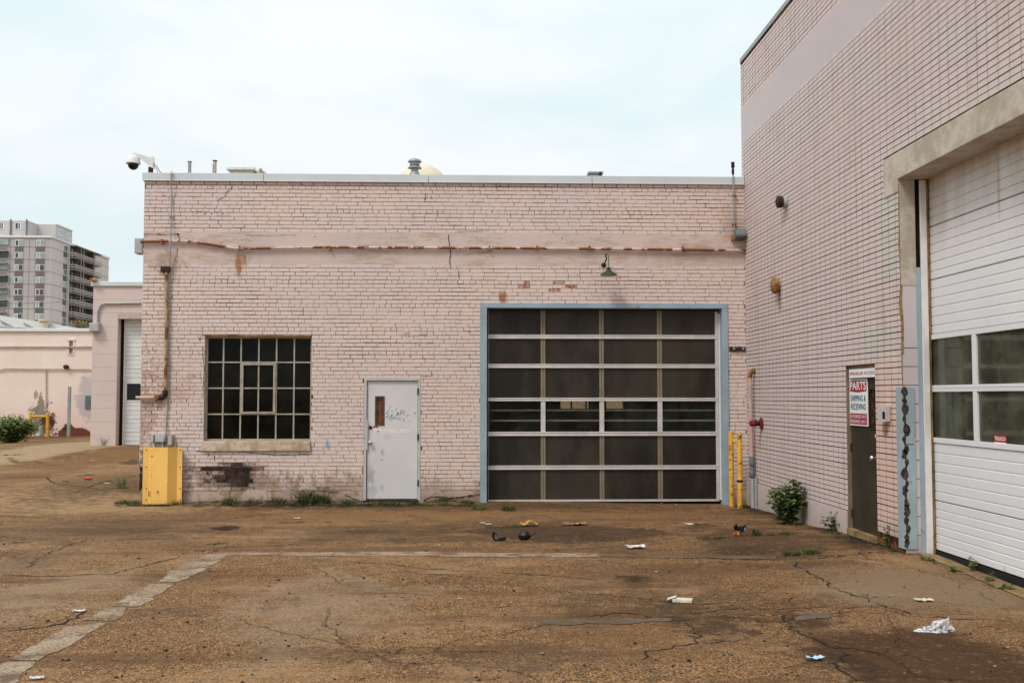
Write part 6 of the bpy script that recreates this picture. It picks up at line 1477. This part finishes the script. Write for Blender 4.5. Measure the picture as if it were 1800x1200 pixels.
crumple(522, 912, .10, .07, .015, M_PAPER, 'small white scrap behind the flat grass patch left of centre', 'paper', 13, .1, .3, 'paper'); crumple(162, 794 + 16, .10, .08, .015, M_PAPER, 'white speck of paper on the brown gravel by the block building', 'paper', 14)
crumple(188, 850, .12, .10, .015, M_PAPER, 'white scrap near the thin weed left of the yellow panel', 'paper', 15)
for i, (px, py) in enumerate(((1165, 880), (1171, 880.5), (1163, 885), (1138, 930), (1153, 1006), (808, 1053), (772, 959), (1188, 888))):
    crumple(px, py, .034, .026, .009, M_PAPER, ['white chip at the garage sill, left of a pair', 'white chip at the garage sill, right of a pair', 'white chip just in front of the pair at the garage sill', 'white chip between brown wrapper and flat paper', 'white chip behind the dark oil stain', 'lone white chip in the middle of the open yard', 'white chip just above the concrete strip left of the black scraps', 'white chip on the ground before the last garage column'][i], 'litter chip', 30 + i) if False else tag(crumple(px, py, .034, .026, .009, M_PAPER, 'x', 'chip', 30 + i, n=4), ['white chip at the garage sill, left of a pair', 'white chip at the garage sill, right of a pair', 'white chip just in front of the pair at the garage sill', 'white chip between brown wrapper and flat paper', 'white chip behind the dark oil stain', 'lone white chip in the middle of the open yard', 'white chip just above the concrete strip left of the black scraps', 'white chip on the ground before the last garage column'][i], 'litter')
# crushed red can
q = onG(155, 843); t = thing('drink_can', 'crushed red can on the cracked drive at the left', 'can', q)
MB().tube([q + Vector((-.09, 0, .035)), q + Vector((-.03, .01, .03)), q + Vector((.04, 0, .034)), q + Vector((.09, .01, .03))], [.03, .034, .028, .03], 12).build('can_body', simple('red_can', (.45, .03, .05), .35, .2, .3, 30), t, smooth=True)
MB().tube([q + Vector((.091, .01, .03)), q + Vector((.096, .01, .03))], .025, 12).build('can_end', M_CHROME, t); t.scale = (.8,) * 3
# black plastic scraps
q = onG(921, 948); t = thing('plastic_scrap', 'black plastic pot lid lump with a strap sticking out to the right', 'scrap', q)
MB().lathe(q + Vector((0, 0, 0)), [(.05, 0), (.085, .03), (.088, .07), (.06, .11), (.035, .125), (.02, .12)], 9).build('lump', M_BAG, t); mb = MB(); mb.obox(q + Vector((.11, 0, .06)), (.055, 0, .045), (0, .02, 0), (.004, 0, -.006)); mb.build('strap', M_BAG, t); t.scale = (.85,) * 3
q = onG(879, 950); t = thing('plastic_scrap', 'black plastic clip shaped scrap left of the round black lump', 'scrap', q)
MB().tube([q + Vector((-.09, 0, .11)), q + Vector((-.10, 0, .05)), q + Vector((-.07, 0, .015)), q + Vector((0, 0, .01))], [.022, .016, .012, .015], 8).build('hook', M_BAG, t); MB().obox(q + Vector((.03, 0, .03)), (.05, .01, .008), (0, .03, 0), (-.01, 0, .022)).build('lump', M_BAG, t, bevel=.01); MB().obox(q + Vector((-.07, 0, .105)), (.03, 0, -.012), (0, .02, 0), (0, 0, .008)).build('tab', M_BAG, t); t.scale = (.85,) * 3
q = onG(1299, 943); t = thing('snack_bag', 'crumpled black and orange snack bag among weeds near the side wall', 'bag', q)
o = crumple(1301, 941, .16, .10, .09, M_BAG, 'x', 'x', 41, .2, .4, 'bag_body', 10, 1)
def adopt(o, t):
    for k in ('label', 'category'):
        if k in o: del o[k]
    o.parent = t; o.matrix_parent_inverse = Matrix.Translation(t.location).inverted()
adopt(o, t); o = crumple(1295, 944, .09, .05, .05, simple('orange_print', (.50, .17, .03), .45, 0, .2, 30), 'x', 'x', 42, .2, .2, 'bag_print', 8, .8); adopt(o, t)
o = crumple(1306, 937, .06, .03, .09, simple('silver_foil', (.6, .65, .7), .25, .6, .2, 30), 'x', 'x', 43, .2, .2, 'bag_foil', 6, .8); adopt(o, t)
# loose stones
M_STONE = simple('pebble', (.035, .024, .016), .9, 0, .5, 3); M_STONE2 = simple('pale_pebble', (.24, .17, .11), .9, 0, .3, 3)
rnd = random.Random(77); sb = MB()
for i in range(620):
    px, py = rnd.uniform(-20, 1820), 900 + 300 * rnd.random() ** .8; q = onG(px, py); r = rnd.uniform(.004, .012) if rnd.random() < .93 else rnd.uniform(.012, .018)
    if q.x > XR - .1: continue
    rings = [(r * .7, 0), (r, r * .35), (r * .6, r * .8), (r * .2, r * .9)]; sb.lathe(q + Vector((0, 0, -.001)), rings, 6, 1 if rnd.random() < .35 else 0)
sb.build('gravel', [M_STONE, M_STONE2], kind='stuff')
